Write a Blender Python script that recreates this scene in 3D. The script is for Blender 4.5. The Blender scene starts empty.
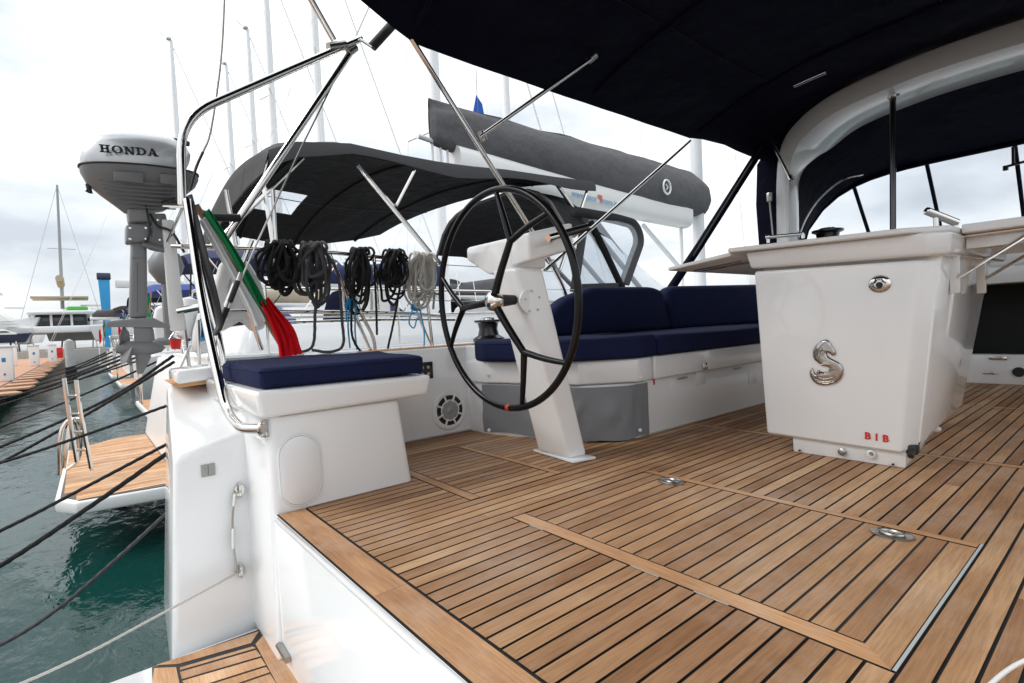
import bpy, bmesh, math, random
from mathutils import Vector as V, Matrix, noise
random.seed(7)
R = math.radians
# ------------------------------------------------------------------ scene / camera
sc = bpy.context.scene
col = sc.collection
FPX, CX, CY = 526.797, 512.0, 341.5
YAW, PIT, ROL = R(50.754), R(-1.886), R(-2.601)
EYE = V((0, 0, .6))
fw = V((-math.sin(YAW)*math.cos(PIT), math.cos(YAW)*math.cos(PIT), math.sin(PIT)))
r0 = V((math.cos(YAW), math.sin(YAW), 0)); u0 = r0.cross(fw)
cr = math.cos(ROL)*r0 + math.sin(ROL)*u0
cu = -math.sin(ROL)*r0 + math.cos(ROL)*u0
cd = bpy.data.cameras.new('camera'); cam = bpy.data.objects.new('camera', cd); col.objects.link(cam)
cd.sensor_width = 36; cd.lens = FPX*36/1024; cd.clip_start = .02; cd.clip_end = 4000
cam.matrix_world = Matrix(((cr.x, cu.x, -fw.x, 0), (cr.y, cu.y, -fw.y, 0), (cr.z, cu.z, -fw.z, .6), (0, 0, 0, 1)))
sc.camera = cam
sc.view_settings.view_transform = 'Standard'; sc.view_settings.look = 'None'
sc.view_settings.exposure = 0.22; sc.view_settings.gamma = 1
sc.render.resolution_x, sc.render.resolution_y = 1024, 683
sc.cycles.max_bounces = 8; sc.cycles.transparent_max_bounces = 12
sc.cycles.use_denoising = True
sc.cycles.caustics_reflective = False; sc.cycles.caustics_refractive = False

def at(px, py, ax, val):
    """the real point on the plane x|y|z = val that was measured at this spot of the photograph"""
    d = cr*((px-CX)/FPX) - cu*((py-CY)/FPX) + fw
    k = 'xyz'.index(ax)
    return EYE + d*((val-EYE[k])/d[k])

# ------------------------------------------------------------------ materials
MATS = {}
def mat(name, color, rough=.5, metal=0., coat=0., bump=None, var=0., alpha=1., spec=.5, sheen=0., dirt=0.):
    if name in MATS: return MATS[name]
    m = bpy.data.materials.new(name); m.use_nodes = True
    nt = m.node_tree; b = nt.nodes['Principled BSDF']
    b.inputs['Base Color'].default_value = (*color, 1)
    b.inputs['Roughness'].default_value = rough; b.inputs['Metallic'].default_value = metal
    b.inputs['Coat Weight'].default_value = coat; b.inputs['Specular IOR Level'].default_value = spec
    b.inputs['Sheen Weight'].default_value = sheen
    b.inputs['Alpha'].default_value = alpha
    geo = nt.nodes.new('ShaderNodeNewGeometry')
    if var:
        n = nt.nodes.new('ShaderNodeTexNoise'); n.inputs['Scale'].default_value = 5; n.inputs['Detail'].default_value = 5
        nt.links.new(geo.outputs['Position'], n.inputs['Vector'])
        mx = nt.nodes.new('ShaderNodeMix'); mx.data_type = 'RGBA'
        mx.inputs['A'].default_value = (*[c*(1-var) for c in color], 1)
        mx.inputs['B'].default_value = (*[min(1, c*(1+var)) for c in color], 1)
        nt.links.new(n.outputs['Fac'], mx.inputs['Factor']); nt.links.new(mx.outputs['Result'], b.inputs['Base Color'])
        mr = nt.nodes.new('ShaderNodeMapRange'); mr.inputs['To Min'].default_value = rough*.8; mr.inputs['To Max'].default_value = min(1, rough*1.3)
        nt.links.new(n.outputs['Fac'], mr.inputs['Value']); nt.links.new(mr.outputs['Result'], b.inputs['Roughness'])
    if dirt:
        mp_d = nt.nodes.new('ShaderNodeMapping'); mp_d.inputs['Scale'].default_value = (9, 9, 2.2); nt.links.new(geo.outputs['Position'], mp_d.inputs['Vector'])
        nd_ = nt.nodes.new('ShaderNodeTexNoise'); nd_.inputs['Scale'].default_value = 1.0; nd_.inputs['Detail'].default_value = 8; nd_.inputs['Roughness'].default_value = .68
        nt.links.new(mp_d.outputs[0], nd_.inputs['Vector'])
        rd = nt.nodes.new('ShaderNodeMapRange'); rd.interpolation_type = 'SMOOTHSTEP'; rd.inputs['From Min'].default_value = .52; rd.inputs['From Max'].default_value = .85; rd.inputs['To Max'].default_value = dirt
        nt.links.new(nd_.outputs['Fac'], rd.inputs['Value'])
        md = nt.nodes.new('ShaderNodeMix'); md.data_type = 'RGBA'; md.inputs['A'].default_value = (*color, 1); md.inputs['B'].default_value = (color[0]*.72, color[1]*.69, color[2]*.62, 1)
        nt.links.new(rd.outputs['Result'], md.inputs['Factor']); nt.links.new(md.outputs['Result'], b.inputs['Base Color'])
    if bump:
        sc_, st, dist = bump
        n2 = nt.nodes.new('ShaderNodeTexNoise'); n2.inputs['Scale'].default_value = sc_; n2.inputs['Detail'].default_value = 4
        nt.links.new(geo.outputs['Position'], n2.inputs['Vector'])
        bp = nt.nodes.new('ShaderNodeBump'); bp.inputs['Strength'].default_value = st; bp.inputs['Distance'].default_value = dist
        nt.links.new(n2.outputs['Fac'], bp.inputs['Height']); nt.links.new(bp.outputs['Normal'], b.inputs['Normal'])
    MATS[name] = m
    return m

GEL = mat('gelcoat', (.805, .815, .82), .17, coat=.6, bump=(2.0, .05, .02), dirt=.16)
GEL2 = mat('gelcoat_cool', (.805, .815, .82), .17, coat=.6, bump=(1.7, .04, .02), dirt=.13)
LIDM = mat('gelcoat_nonskid', (.77, .775, .77), .42, var=.02, bump=(350, .12, .001))
STEEL = mat('stainless_steel', (.70, .68, .65), .11, metal=1., var=.05)
STEELD = mat('worn_steel', (.42, .41, .39), .28, metal=1., var=.2)
CUSH = mat('navy_cushion_fabric', (.010, .0145, .052), .9, bump=(22, .5, .006), var=.18, spec=.15)
BIM = mat('navy_canvas', (.0022, .0030, .0115), .9, bump=(3, .8, .07), var=.2, spec=.12)
BLKCAN = mat('black_canvas', (.012, .012, .013), .8, bump=(3.2, .9, .10), var=.25, spec=.15)
GREYCAN = mat('grey_canvas', (.115, .113, .118), .85, bump=(3.5, .8, .07), var=.1, spec=.2)
GREYVAL = mat('grey_valance', (.06, .06, .063), .9, bump=(5, .5, .03), var=.1, spec=.2)
GREYVIN = mat('grey_vinyl', (.19, .20, .215), .6, bump=(9, .35, .02), var=.06)
BLACK = mat('black_plastic', (.012, .012, .013), .3, coat=.3)
RUBBER = mat('black_rubber', (.015, .015, .016), .6)
CAULK = mat('caulk', (.018, .017, .017), .55)
ROPEB = mat('black_rope', (.012, .012, .013), .9, bump=(260, .8, .004))
ROPEG = mat('grey_rope', (.075, .07, .075), .9, bump=(260, .8, .004))
ROPEW = mat('white_rope', (.55, .53, .49), .9, bump=(260, .8, .004))
ROPEBL = mat('blue_cord', (.02, .30, .58), .7)
OBLEG = mat('outboard_leg_grey', (.20, .205, .21), .4, var=.1, bump=(60, .06, .002))
RED = mat('red_paint', (.62, .02, .015), .5)
FLAGR = mat('flag_red', (.70, .012, .02), .9, spec=.1)
FLAGG = mat('flag_green', (.0, .22, .07), .8)
FLAGW = mat('flag_white', (.82, .82, .82), .9)
WOODP = mat('varnished_wood', (.30, .17, .08), .4, coat=.3, var=.2)
WHITE = mat('white_paint', (.78, .78, .77), .35, var=.03)
MASTW = mat('mast_alloy', (.66, .68, .70), .4, var=.04)
MASTP = mat('pale_alloy', (.84, .85, .86), .45)
GREYOB = mat('outboard_grey', (.165, .17, .175), .42, var=.12, bump=(60, .08, .002))
SILVER = mat('outboard_silver', (.56, .58, .60), .3, metal=.35, coat=.6)
BLUEP = mat('blue_paint', (.01, .20, .50), .5)
ORANGE = mat('terracotta_deck', (.46, .25, .15), .8, var=.2)
CONC = mat('concrete', (.34, .33, .31), .9, var=.12, bump=(6, .4, .05))
DARKIN = mat('dark_interior', (.008, .0075, .007), .7)
NAVYH = mat('navy_hull', (.01, .02, .06), .3, coat=.4)
TANC = mat('tan_canvas', (.45, .38, .28), .85, var=.08)
GREENC = mat('green_canvas', (.08, .42, .06), .8, var=.08)
LETTERB = mat('pale_blue_letter', (.20, .38, .60), .6)
GLASSD = mat('dark_glass', (.02, .025, .03), .08, coat=.5)

FENDM = mat('navy_fender', (.02, .03, .10), .6)
FENDW = mat('white_fender', (.7, .7, .7), .5)
def teak(name, axis, tone=1., sat=1.):
    m = bpy.data.materials.new(name); m.use_nodes = True
    nt = m.node_tree; b = nt.nodes['Principled BSDF']; L = nt.links.new
    geo = nt.nodes.new('ShaderNodeNewGeometry')
    mp = nt.nodes.new('ShaderNodeMapping'); L(geo.outputs['Position'], mp.inputs['Vector'])
    mp.inputs['Scale'].default_value = (240, 11, 240) if axis == 'y' else (11, 240, 240)
    add = nt.nodes.new('ShaderNodeVectorMath'); add.operation = 'ADD'
    sc1 = nt.nodes.new('ShaderNodeMath'); sc1.operation = 'MULTIPLY'; sc1.inputs[1].default_value = 40
    L(geo.outputs['Random Per Island'], sc1.inputs[0]); L(mp.outputs[0], add.inputs[0]); L(sc1.outputs[0], add.inputs[1])
    g = nt.nodes.new('ShaderNodeTexNoise'); g.inputs['Scale'].default_value = 1; g.inputs['Detail'].default_value = 6; g.inputs['Roughness'].default_value = .65
    L(add.outputs[0], g.inputs['Vector'])
    mp2 = nt.nodes.new('ShaderNodeMapping'); mp2.inputs['Scale'].default_value = (9, 2.6, 9) if axis == 'y' else (2.6, 9, 9)
    L(geo.outputs['Position'], mp2.inputs['Vector'])
    add2 = nt.nodes.new('ShaderNodeVectorMath'); add2.operation = 'ADD'; L(mp2.outputs[0], add2.inputs[0]); L(sc1.outputs[0], add2.inputs[1])
    p = nt.nodes.new('ShaderNodeTexNoise'); p.inputs['Scale'].default_value = 1; p.inputs['Detail'].default_value = 3
    L(add2.outputs[0], p.inputs['Vector'])
    rr = nt.nodes.new('ShaderNodeValToRGB'); cr_ = rr.color_ramp
    cols = [(0, (.235, .115, .052)), (.35, (.310, .165, .082)), (.7, (.395, .222, .110)), (1, (.49, .305, .170))]
    cr_.elements[0].position = 0; cr_.elements[1].position = 1
    for i, (po, c) in enumerate(cols):
        if i in (1, 2): cr_.elements.new(po)
    for e, (po, c) in zip(cr_.elements, cols): e.color = (*[x*tone for x in c], 1)
    # factor = random*0.5 + patch*0.5
    m1 = nt.nodes.new('ShaderNodeMath'); m1.operation = 'MULTIPLY_ADD'; m1.inputs[1].default_value = .70; 
    L(geo.outputs['Random Per Island'], m1.inputs[0])
    m2 = nt.nodes.new('ShaderNodeMath'); m2.operation = 'MULTIPLY_ADD'; m2.inputs[1].default_value = 1.6; m2.inputs[2].default_value = -.64
    L(p.outputs['Fac'], m2.inputs[0]); L(m2.outputs[0], m1.inputs[2]); L(m1.outputs[0], rr.inputs['Fac'])
    mx = nt.nodes.new('ShaderNodeMix'); mx.data_type = 'RGBA'; mx.blend_type = 'MULTIPLY'
    gr = nt.nodes.new('ShaderNodeMapRange'); gr.inputs['From Min'].default_value = .36; gr.inputs['From Max'].default_value = .62
    gr.inputs['To Min'].default_value = .76; gr.inputs['To Max'].default_value = 1.06
    L(g.outputs['Fac'], gr.inputs['Value'])
    mx.inputs['Factor'].default_value = 1; L(rr.outputs['Color'], mx.inputs['A']); L(gr.outputs['Result'], mx.inputs['B'])
    # weather-greyed patches
    w = nt.nodes.new('ShaderNodeTexNoise'); w.inputs['Scale'].default_value = 2.1; w.inputs['Detail'].default_value = 7; w.inputs['Roughness'].default_value = .7
    L(geo.outputs['Position'], w.inputs['Vector'])
    wr = nt.nodes.new('ShaderNodeMapRange'); wr.inputs['From Min'].default_value = .48; wr.inputs['From Max'].default_value = .75; wr.inputs['To Max'].default_value = .6
    L(w.outputs['Fac'], wr.inputs['Value'])
    mw = nt.nodes.new('ShaderNodeMix'); mw.data_type = 'RGBA'; L(wr.outputs['Result'], mw.inputs['Factor'])
    L(mx.outputs['Result'], mw.inputs['A']); mw.inputs['B'].default_value = (.44*tone, .34*tone, .265*tone, 1)
    L(mw.outputs['Result'], b.inputs['Base Color'])
    b.inputs['Roughness'].default_value = .6; b.inputs['Specular IOR Level'].default_value = .35
    bp = nt.nodes.new('ShaderNodeBump'); bp.inputs['Strength'].default_value = .25; bp.inputs['Distance'].default_value = .001
    L(g.outputs['Fac'], bp.inputs['Height']); L(bp.outputs['Normal'], b.inputs['Normal'])
    return m
TKY = teak('teak_fore_aft', 'y', 1.1); TKX = teak('teak_athwart', 'x', 1.5)
TKL = teak('teak_pale', 'y', 1.75)

def clear_vinyl(name='clear_vinyl', tint=(.75, .80, .86), a=.35):
    m = bpy.data.materials.new(name); m.use_nodes = True
    nt = m.node_tree; out = nt.nodes['Material Output']; b = nt.nodes['Principled BSDF']
    b.inputs['Base Color'].default_value = (*tint, 1); b.inputs['Roughness'].default_value = .15
    n = nt.nodes.new('ShaderNodeTexNoise'); n.inputs['Scale'].default_value = 3; n.inputs['Detail'].default_value = 3
    bp = nt.nodes.new('ShaderNodeBump'); bp.inputs['Strength'].default_value = .5; bp.inputs['Distance'].default_value = .05
    geo = nt.nodes.new('ShaderNodeNewGeometry'); nt.links.new(geo.outputs['Position'], n.inputs['Vector'])
    nt.links.new(n.outputs['Fac'], bp.inputs['Height']); nt.links.new(bp.outputs['Normal'], b.inputs['Normal'])
    t = nt.nodes.new('ShaderNodeBsdfTransparent'); t.inputs['Color'].default_value = (.93, .95, .97, 1)
    mx = nt.nodes.new('ShaderNodeMixShader'); mx.inputs[0].default_value = a
    nt.links.new(t.outputs[0], mx.inputs[1]); nt.links.new(b.outputs[0], mx.inputs[2]); nt.links.new(mx.outputs[0], out.inputs['Surface'])
    return m
VINYL = clear_vinyl(a=.22); VINYLC = clear_vinyl('clearer_vinyl', (.8, .85, .9), .10)

# ------------------------------------------------------------------ mesh helpers
def new(name, bm, m, parent=None, smooth=40, label=None):
    me = bpy.data.meshes.new(name)
    bmesh.ops.recalc_face_normals(bm, faces=bm.faces)
    bm.to_mesh(me); bm.free()
    me.materials.append(m)
    if smooth:
        me.polygons.foreach_set('use_smooth', [True]*len(me.polygons))
        me.set_sharp_from_angle(angle=R(smooth))
    o = bpy.data.objects.new(name, me); col.objects.link(o)
    if parent:
        o.parent = parent
        o.matrix_parent_inverse = parent.matrix_basis.inverted() if parent.type == 'EMPTY' else Matrix()
        if parent.type != 'EMPTY' and parent.parent is not None:
            o.matrix_parent_inverse = parent.matrix_basis.inverted()
    if label: o['label'] = label
    return o
def tag(o, label=None, cat=None, group=None, kind=None):
    if label: o['label'] = label
    if cat: o['category'] = cat
    if group: o['group'] = group
    if kind: o['kind'] = kind
    return o
def thing(name, label, cat, loc=(0, 0, 0), group=None):
    o = bpy.data.objects.new(name, None); col.objects.link(o); o.location = loc; o.empty_display_size = .1
    return tag(o, label, cat, group)
def copy_tree(o, parent=None):
    c = o.copy(); col.objects.link(c)
    if parent: c.parent = parent
    for ch in list(o.children): copy_tree(ch, c)
    return c
BM = bmesh.new
def box(bm, x0, x1, y0, y1, z0, z1, bev=0, seg=2):
    return prism(bm, [(x0, y0, z0), (x1, y0, z0), (x1, y1, z0), (x0, y1, z0)], (0, 0, z1-z0), bev, seg)
def prism(bm, pts, vec, bev=0, seg=2, top_scale=None):
    vec = V(vec)
    a = [bm.verts.new(V(p)) for p in pts]; c = [bm.verts.new(V(p)+vec) for p in pts]
    n = len(a); fs = [bm.faces.new(a), bm.faces.new(c[::-1])]
    for i in range(n): fs.append(bm.faces.new((a[i], a[(i+1) % n], c[(i+1) % n], c[i])))
    if bev:
        es = list({e for f in fs for e in f.edges})
        bmesh.ops.recalc_face_normals(bm, faces=fs)
        bmesh.ops.bevel(bm, geom=es, offset=bev, segments=seg, profile=.5, affect='EDGES', clamp_overlap=True)
    return bm
def hull8(bm, lo, hi, bev=0, seg=2):
    """solid between two matching polygons"""
    a = [bm.verts.new(V(p)) for p in lo]; c = [bm.verts.new(V(p)) for p in hi]; n = len(a)
    fs = [bm.faces.new(a), bm.faces.new(c[::-1])]
    for i in range(n): fs.append(bm.faces.new((a[i], a[(i+1) % n], c[(i+1) % n], c[i])))
    if bev:
        bmesh.ops.recalc_face_normals(bm, faces=fs)
        bmesh.ops.bevel(bm, geom=list({e for f in fs for e in f.edges}), offset=bev, segments=seg, profile=.5, affect='EDGES', clamp_overlap=True)
    return bm
def catmull(pts, n):
    pts = [V(p) for p in pts]
    if n <= 1 or len(pts) < 3: return pts
    out = []
    P = [pts[0]*2-pts[1]] + pts + [pts[-1]*2-pts[-2]]
    for i in range(1, len(P)-2):
        for k in range(n):
            t = k/n; a, b, c, d = P[i-1], P[i], P[i+1], P[i+2]
            out.append(.5*((2*b)+(c-a)*t+(2*a-5*b+4*c-d)*t*t+(3*b-a-3*c+d)*t**3))
    out.append(pts[-1]); return out
def roundpath(pts, rad, n=6):
    """polyline with its corners rounded by radius"""
    pts = [V(p) for p in pts]; out = [pts[0]]
    for i in range(1, len(pts)-1):
        a, b, c = pts[i-1], pts[i], pts[i+1]
        d1 = (a-b); d2 = (c-b); l = min(rad, d1.length*.48, d2.length*.48)
        p, q = b+d1.normalized()*l, b+d2.normalized()*l
        for k in range(n+1):
            t = k/n; out.append((1-t)**2*p+2*t*(1-t)*b+t*t*q)
    out.append(pts[-1]); return out
def tube(bm, pts, r, seg=8, n=1, closed=False, lobes=0, lay=0, caps=True, flat=1.):
    P = catmull(pts, n) if not closed else [V(p) for p in pts]
    N = len(P); rings = []
    ref = None
    length = 0
    for i, p in enumerate(P):
        if closed: t = (P[(i+1) % N]-P[i-1]).normalized()
        else: t = (P[min(i+1, N-1)]-P[max(i-1, 0)]).normalized()
        if ref is None:
            ref = t.orthogonal().normalized()
        ref = (ref - t*ref.dot(t))
        if ref.length < 1e-6: ref = t.orthogonal()
        ref.normalize(); bn = t.cross(ref)
        if i: length += (p-P[i-1]).length
        ri = r if not isinstance(r, (list, tuple)) else r[0]+(r[1]-r[0])*i/(N-1)
        ring = []
        for k in range(seg):
            a = 2*math.pi*k/seg
            rr = ri
            if lobes: rr = ri*(1-.22*abs(math.sin(lobes*.5*(a + length*lay))))
            ring.append(bm.verts.new(p + ref*math.cos(a)*rr + bn*math.sin(a)*rr*flat))
        rings.append(ring)
    M = N if closed else N-1
    for i in range(M):
        A, B = rings[i], rings[(i+1) % N]
        for k in range(seg):
            bm.faces.new((A[k], A[(k+1) % seg], B[(k+1) % seg], B[k]))
    if caps and not closed:
        bm.faces.new(rings[0][::-1]); bm.faces.new(rings[-1])
    return bm
def rope(bm, pts, r, n=1, sag=None):
    P = catmull(pts, n)
    # resample fine enough for the lay of the strands
    out = [P[0]]; step = r*1.1
    for a, b in zip(P, P[1:]):
        k = max(1, min(400, int((b-a).length/step)))
        for j in range(1, k+1): out.append(a.lerp(b, j/k))
    return tube(bm, out, r, seg=9, lobes=3, lay=2*math.pi/(r*16)*1.0)
def lathe(bm, prof, axis_o, axis_d, seg=24):
    o = V(axis_o); d = V(axis_d).normalized(); e1 = d.orthogonal().normalized(); e2 = d.cross(e1)
    rings = []
    for (r, h) in prof:
        if r < 1e-5: rings.append([bm.verts.new(o+d*h)])
        else: rings.append([bm.verts.new(o+d*h+(e1*math.cos(2*math.pi*k/seg)+e2*math.sin(2*math.pi*k/seg))*r) for k in range(seg)])
    for A, B in zip(rings, rings[1:]):
        if len(A) == 1 and len(B) == 1: continue
        for k in range(seg):
            if len(A) == 1: bm.faces.new((A[0], B[(k+1) % seg], B[k]))
            elif len(B) == 1: bm.faces.new((A[k], A[(k+1) % seg], B[0]))
            else: bm.faces.new((A[k], A[(k+1) % seg], B[(k+1) % seg], B[k]))
    return bm
def loft(bm, rows, thick=0, closed_u=False):
    vs = [[bm.verts.new(V(p)) for p in r] for r in rows]
    fs = []
    for A, B in zip(vs, vs[1:]):
        n = len(A)
        for k in range(n if closed_u else n-1):
            fs.append(bm.faces.new((A[k], A[(k+1) % n], B[(k+1) % n], B[k])))
    if thick:
        bmesh.ops.recalc_face_normals(bm, faces=fs)
        bmesh.ops.solidify(bm, geom=fs, thickness=thick)
    return bm
def text(name, body, size, m, origin, xdir, ydir, depth=.002, parent=None, shear=0, space=1.0, bold=0):
    cu_ = bpy.data.curves.new(name, 'FONT'); cu_.body = body; cu_.size = size; cu_.extrude = depth
    cu_.offset = bold; cu_.shear = shear; cu_.space_character = space
    cu_.resolution_u = 3
    o = bpy.data.objects.new(name+'_tmp', cu_); col.objects.link(o)
    dg = bpy.context.evaluated_depsgraph_get()
    me = bpy.data.meshes.new_from_object(o.evaluated_get(dg))
    bpy.data.objects.remove(o)
    x = V(xdir).normalized(); y = V(ydir); y = (y-x*y.dot(x)).normalized(); z = x.cross(y); o_ = V(origin)
    me.transform(Matrix(((x.x, y.x, z.x, o_.x), (x.y, y.y, z.y, o_.y), (x.z, y.z, z.z, o_.z), (0, 0, 0, 1))))
    me.materials.clear(); me.materials.append(m)
    ob = bpy.data.objects.new(name, me); col.objects.link(ob)
    if parent: ob.parent = parent; ob.matrix_parent_inverse = parent.matrix_basis.inverted()
    return ob
def bar(a, b, r, name, m, parent, seg=10):
    return new(name, tube(BM(), [a, b], r, seg), m, parent)

# ------------------------------------------------------------------ world + sun
w = bpy.data.worlds.new('World'); sc.world = w; w.use_nodes = True
nt = w.node_tree; L = nt.links.new; bg = nt.nodes['Background']
sky = nt.nodes.new('ShaderNodeTexSky'); sky.sky_type = 'NISHITA'; sky.sun_disc = False
SUN_EL, SUN_AZ = R(43), R(208)      # compass direction of the sun, clockwise from +Y
sky.sun_elevation = SUN_EL; sky.sun_rotation = SUN_AZ
tc = nt.nodes.new('ShaderNodeTexCoord')
mp = nt.nodes.new('ShaderNodeMapping'); mp.inputs['Scale'].default_value = (1.3, 1.3, 3.4); mp.inputs['Location'].default_value = (1.1, 2.4, .6)
L(tc.outputs['Generated'], mp.inputs['Vector'])
n1 = nt.nodes.new('ShaderNodeTexNoise'); n1.inputs['Scale'].default_value = 1.7; n1.inputs['Detail'].default_value = 7; n1.inputs['Roughness'].default_value = .52
L(mp.outputs[0], n1.inputs['Vector'])
rmp = nt.nodes.new('ShaderNodeValToRGB'); e = rmp.color_ramp.elements
e[0].position = .38; e[0].color = (.52, .56, .61, 1); e[1].position = .61; e[1].color = (1.0, .995, .985, 1)
x_ = rmp.color_ramp.elements.new(.50); x_.color = (.74, .775, .81, 1)
L(n1.outputs['Fac'], rmp.inputs['Fac'])
sep = nt.nodes.new('ShaderNodeSeparateXYZ'); L(tc.outputs['Generated'], sep.inputs[0])
gr = nt.nodes.new('ShaderNodeMapRange'); gr.inputs['From Min'].default_value = 0; gr.inputs['From Max'].default_value = .75
gr.inputs['To Min'].default_value = .88; gr.inputs['To Max'].default_value = 1.75
L(sep.outputs['Z'], gr.inputs['Value'])
mul = nt.nodes.new('ShaderNodeVectorMath'); mul.operation = 'SCALE'; L(rmp.outputs['Color'], mul.inputs[0]); L(gr.outputs['Result'], mul.inputs['Scale'])
nis = nt.nodes.new('ShaderNodeVectorMath'); nis.operation = 'SCALE'; L(sky.outputs[0], nis.inputs[0]); nis.inputs['Scale'].default_value = .12
add = nt.nodes.new('ShaderNodeVectorMath'); add.operation = 'ADD'; 
mul10 = nt.nodes.new('ShaderNodeVectorMath'); mul10.operation = 'SCALE'; L(mul.outputs[0], mul10.inputs[0]); mul10.inputs['Scale'].default_value = 10
L(mul10.outputs[0], add.inputs[0]); L(nis.outputs[0], add.inputs[1])
L(add.outputs[0], bg.inputs['Color']); bg.inputs['Strength'].default_value = .1
sl = bpy.data.lights.new('sun', 'SUN'); so = bpy.data.objects.new('sun', sl); col.objects.link(so)
sl.energy = 1.6; sl.angle = R(24); sl.color = (1, .965, .91)
sd = V((math.sin(SUN_AZ)*math.cos(SUN_EL), math.cos(SUN_AZ)*math.cos(SUN_EL), math.sin(SUN_EL)))
so.rotation_euler = sd.to_track_quat('Z', 'Y').to_euler(); so.location = (0, -5, 20)

# ------------------------------------------------------------------ water
WZ = -1.15
bm = BM()
bmesh.ops.create_grid(bm, x_segments=2, y_segments=2, size=2500)
for v in bm.verts: v.co.z = WZ
wm = bpy.data.materials.new('harbour_water'); wm.use_nodes = True
nt = wm.node_tree; b = nt.nodes['Principled BSDF']; L = nt.links.new
b.inputs['Base Color'].default_value = (.005, .038, .033, 1); b.inputs['Roughness'].default_value = .05; b.inputs['IOR'].default_value = 1.33
geo = nt.nodes.new('ShaderNodeNewGeometry')
hs = []
for s_, d_, st in ((1.3, 2, (.8, 1.5, 1)), (4.2, 3, (.8, 1.7, 1)), (13, 3, (1, 1.4, 1))):
    m_ = nt.nodes.new('ShaderNodeMapping'); m_.inputs['Scale'].default_value = st; m_.inputs['Rotation'].default_value = (0, 0, .5)
    L(geo.outputs['Position'], m_.inputs['Vector'])
    q = nt.nodes.new('ShaderNodeTexNoise'); q.inputs['Scale'].default_value = s_; q.inputs['Detail'].default_value = d_; q.inputs['Distortion'].default_value = .6
    L(m_.outputs[0], q.inputs['Vector']); hs.append(q)
a1 = nt.nodes.new('ShaderNodeMath'); a1.operation = 'MULTIPLY_ADD'; a1.inputs[1].default_value = .35; L(hs[1].outputs['Fac'], a1.inputs[0]); L(hs[0].outputs['Fac'], a1.inputs[2])
a2 = nt.nodes.new('ShaderNodeMath'); a2.operation = 'MULTIPLY_ADD'; a2.inputs[1].default_value = .10; L(hs[2].outputs['Fac'], a2.inputs[0]); L(a1.outputs[0], a2.inputs[2])
bp = nt.nodes.new('ShaderNodeBump'); bp.inputs['Strength'].default_value = 1; bp.inputs['Distance'].default_value = .034
L(a2.outputs[0], bp.inputs['Height']); L(bp.outputs['Normal'], b.inputs['Normal'])
tag(new('water', bm, wm, smooth=0), kind='structure')

# ------------------------------------------------------------------ teak cockpit sole
PW, GAP = .0450, .0060
def planks(bm, x0, x1, y0, y1, holes=(), z=0., first=None, pitch=PW, gap=GAP, seglen=1.9):
    """fore-and-aft planks over a rectangle, leaving out holes (x0,x1,y0,y1)"""
    x = x0
    while x < x1-.008:
        xe = min(x+pitch-gap, x1)
        spans = [(y0, y1)]
        for (a, b_, c, d) in holes:
            if xe > a+.002 and x < b_-.002:
                ns = []
                for s, t in spans:
                    if d <= s or c >= t: ns.append((s, t)); continue
                    if c > s: ns.append((s, c))
                    if d < t: ns.append((d, t))
                spans = ns
        for s, t in spans:
            yy = s + random.uniform(.3, seglen)
            cuts = [s]
            while yy < t-.3: cuts.append(yy); yy += random.uniform(.9, seglen)
            cuts.append(t)
            for p, q in zip(cuts, cuts[1:]):
                quad(bm, x, xe, p, q-(.0 if q == t else .0006), z)
        x += pitch
    return bm
def quad(bm, x0, x1, y0, y1, z):
    vs = [bm.verts.new((x0, y0, z)), bm.verts.new((x1, y0, z)), bm.verts.new((x1, y1, z)), bm.verts.new((x0, y1, z))]
    bm.faces.new(vs)
def strip(bm, pts, z):
    bm.faces.new([bm.verts.new((p[0], p[1], z)) for p in pts])

HA = (-1.270, -.270, 1.000, 1.704)       # big hatch
HB = (-2.21, -1.495, 1.005, 1.455)       # small hatch
XL, XR, YA, YF = -2.52, 1.6, .478, 5.2
CS = (-1.70, 1.6, 2.585, 2.622)          # cross strips
CS2 = (-1.70, 1.6, 4.00, 4.035)
floor = thing('cockpit_floor', None, None, (0, 0, 0)); floor['kind'] = 'structure'
bm = BM(); box(bm, XL-.05, XR, YA-.004, YF, -.05, -.0035)
new('caulking', bm, CAULK, floor, 0)
bm = BM()
ZN = [XL, HB[0], HB[1], HA[0], HA[1], XR]
for za, zb in zip(ZN, ZN[1:]):
    n_ = max(1, round((zb-za)/PW)); pt = (zb-za)/n_
    planks(bm, za+GAP/2, zb, .570, YF, [HA, HB, (CS[0], CS[1], CS[2]-GAP, CS[3]+GAP), (CS2[0], CS2[1], CS2[2]-GAP, CS2[3]+GAP)], 0, pitch=pt)
new('teak_planks', bm, TKY, floor, 0)
bm = BM(); x = -1.86
for xe in (-1.12, .1, 1.6):
    strip(bm, [(x, YA), (xe-.001, YA), (xe-.001, .562), (x, .562)], 0); x = xe
strip(bm, [(CS[0], CS[2]), (CS[1], CS[2]), (CS[1], CS[3]), (CS[0], CS[3])], 0)
strip(bm, [(CS2[0], CS2[2]), (CS2[1], CS2[2]), (CS2[1], CS2[3]), (CS2[0], CS2[3])], 0)
new('border_plank', bm, TKX, floor, 0)
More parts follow.
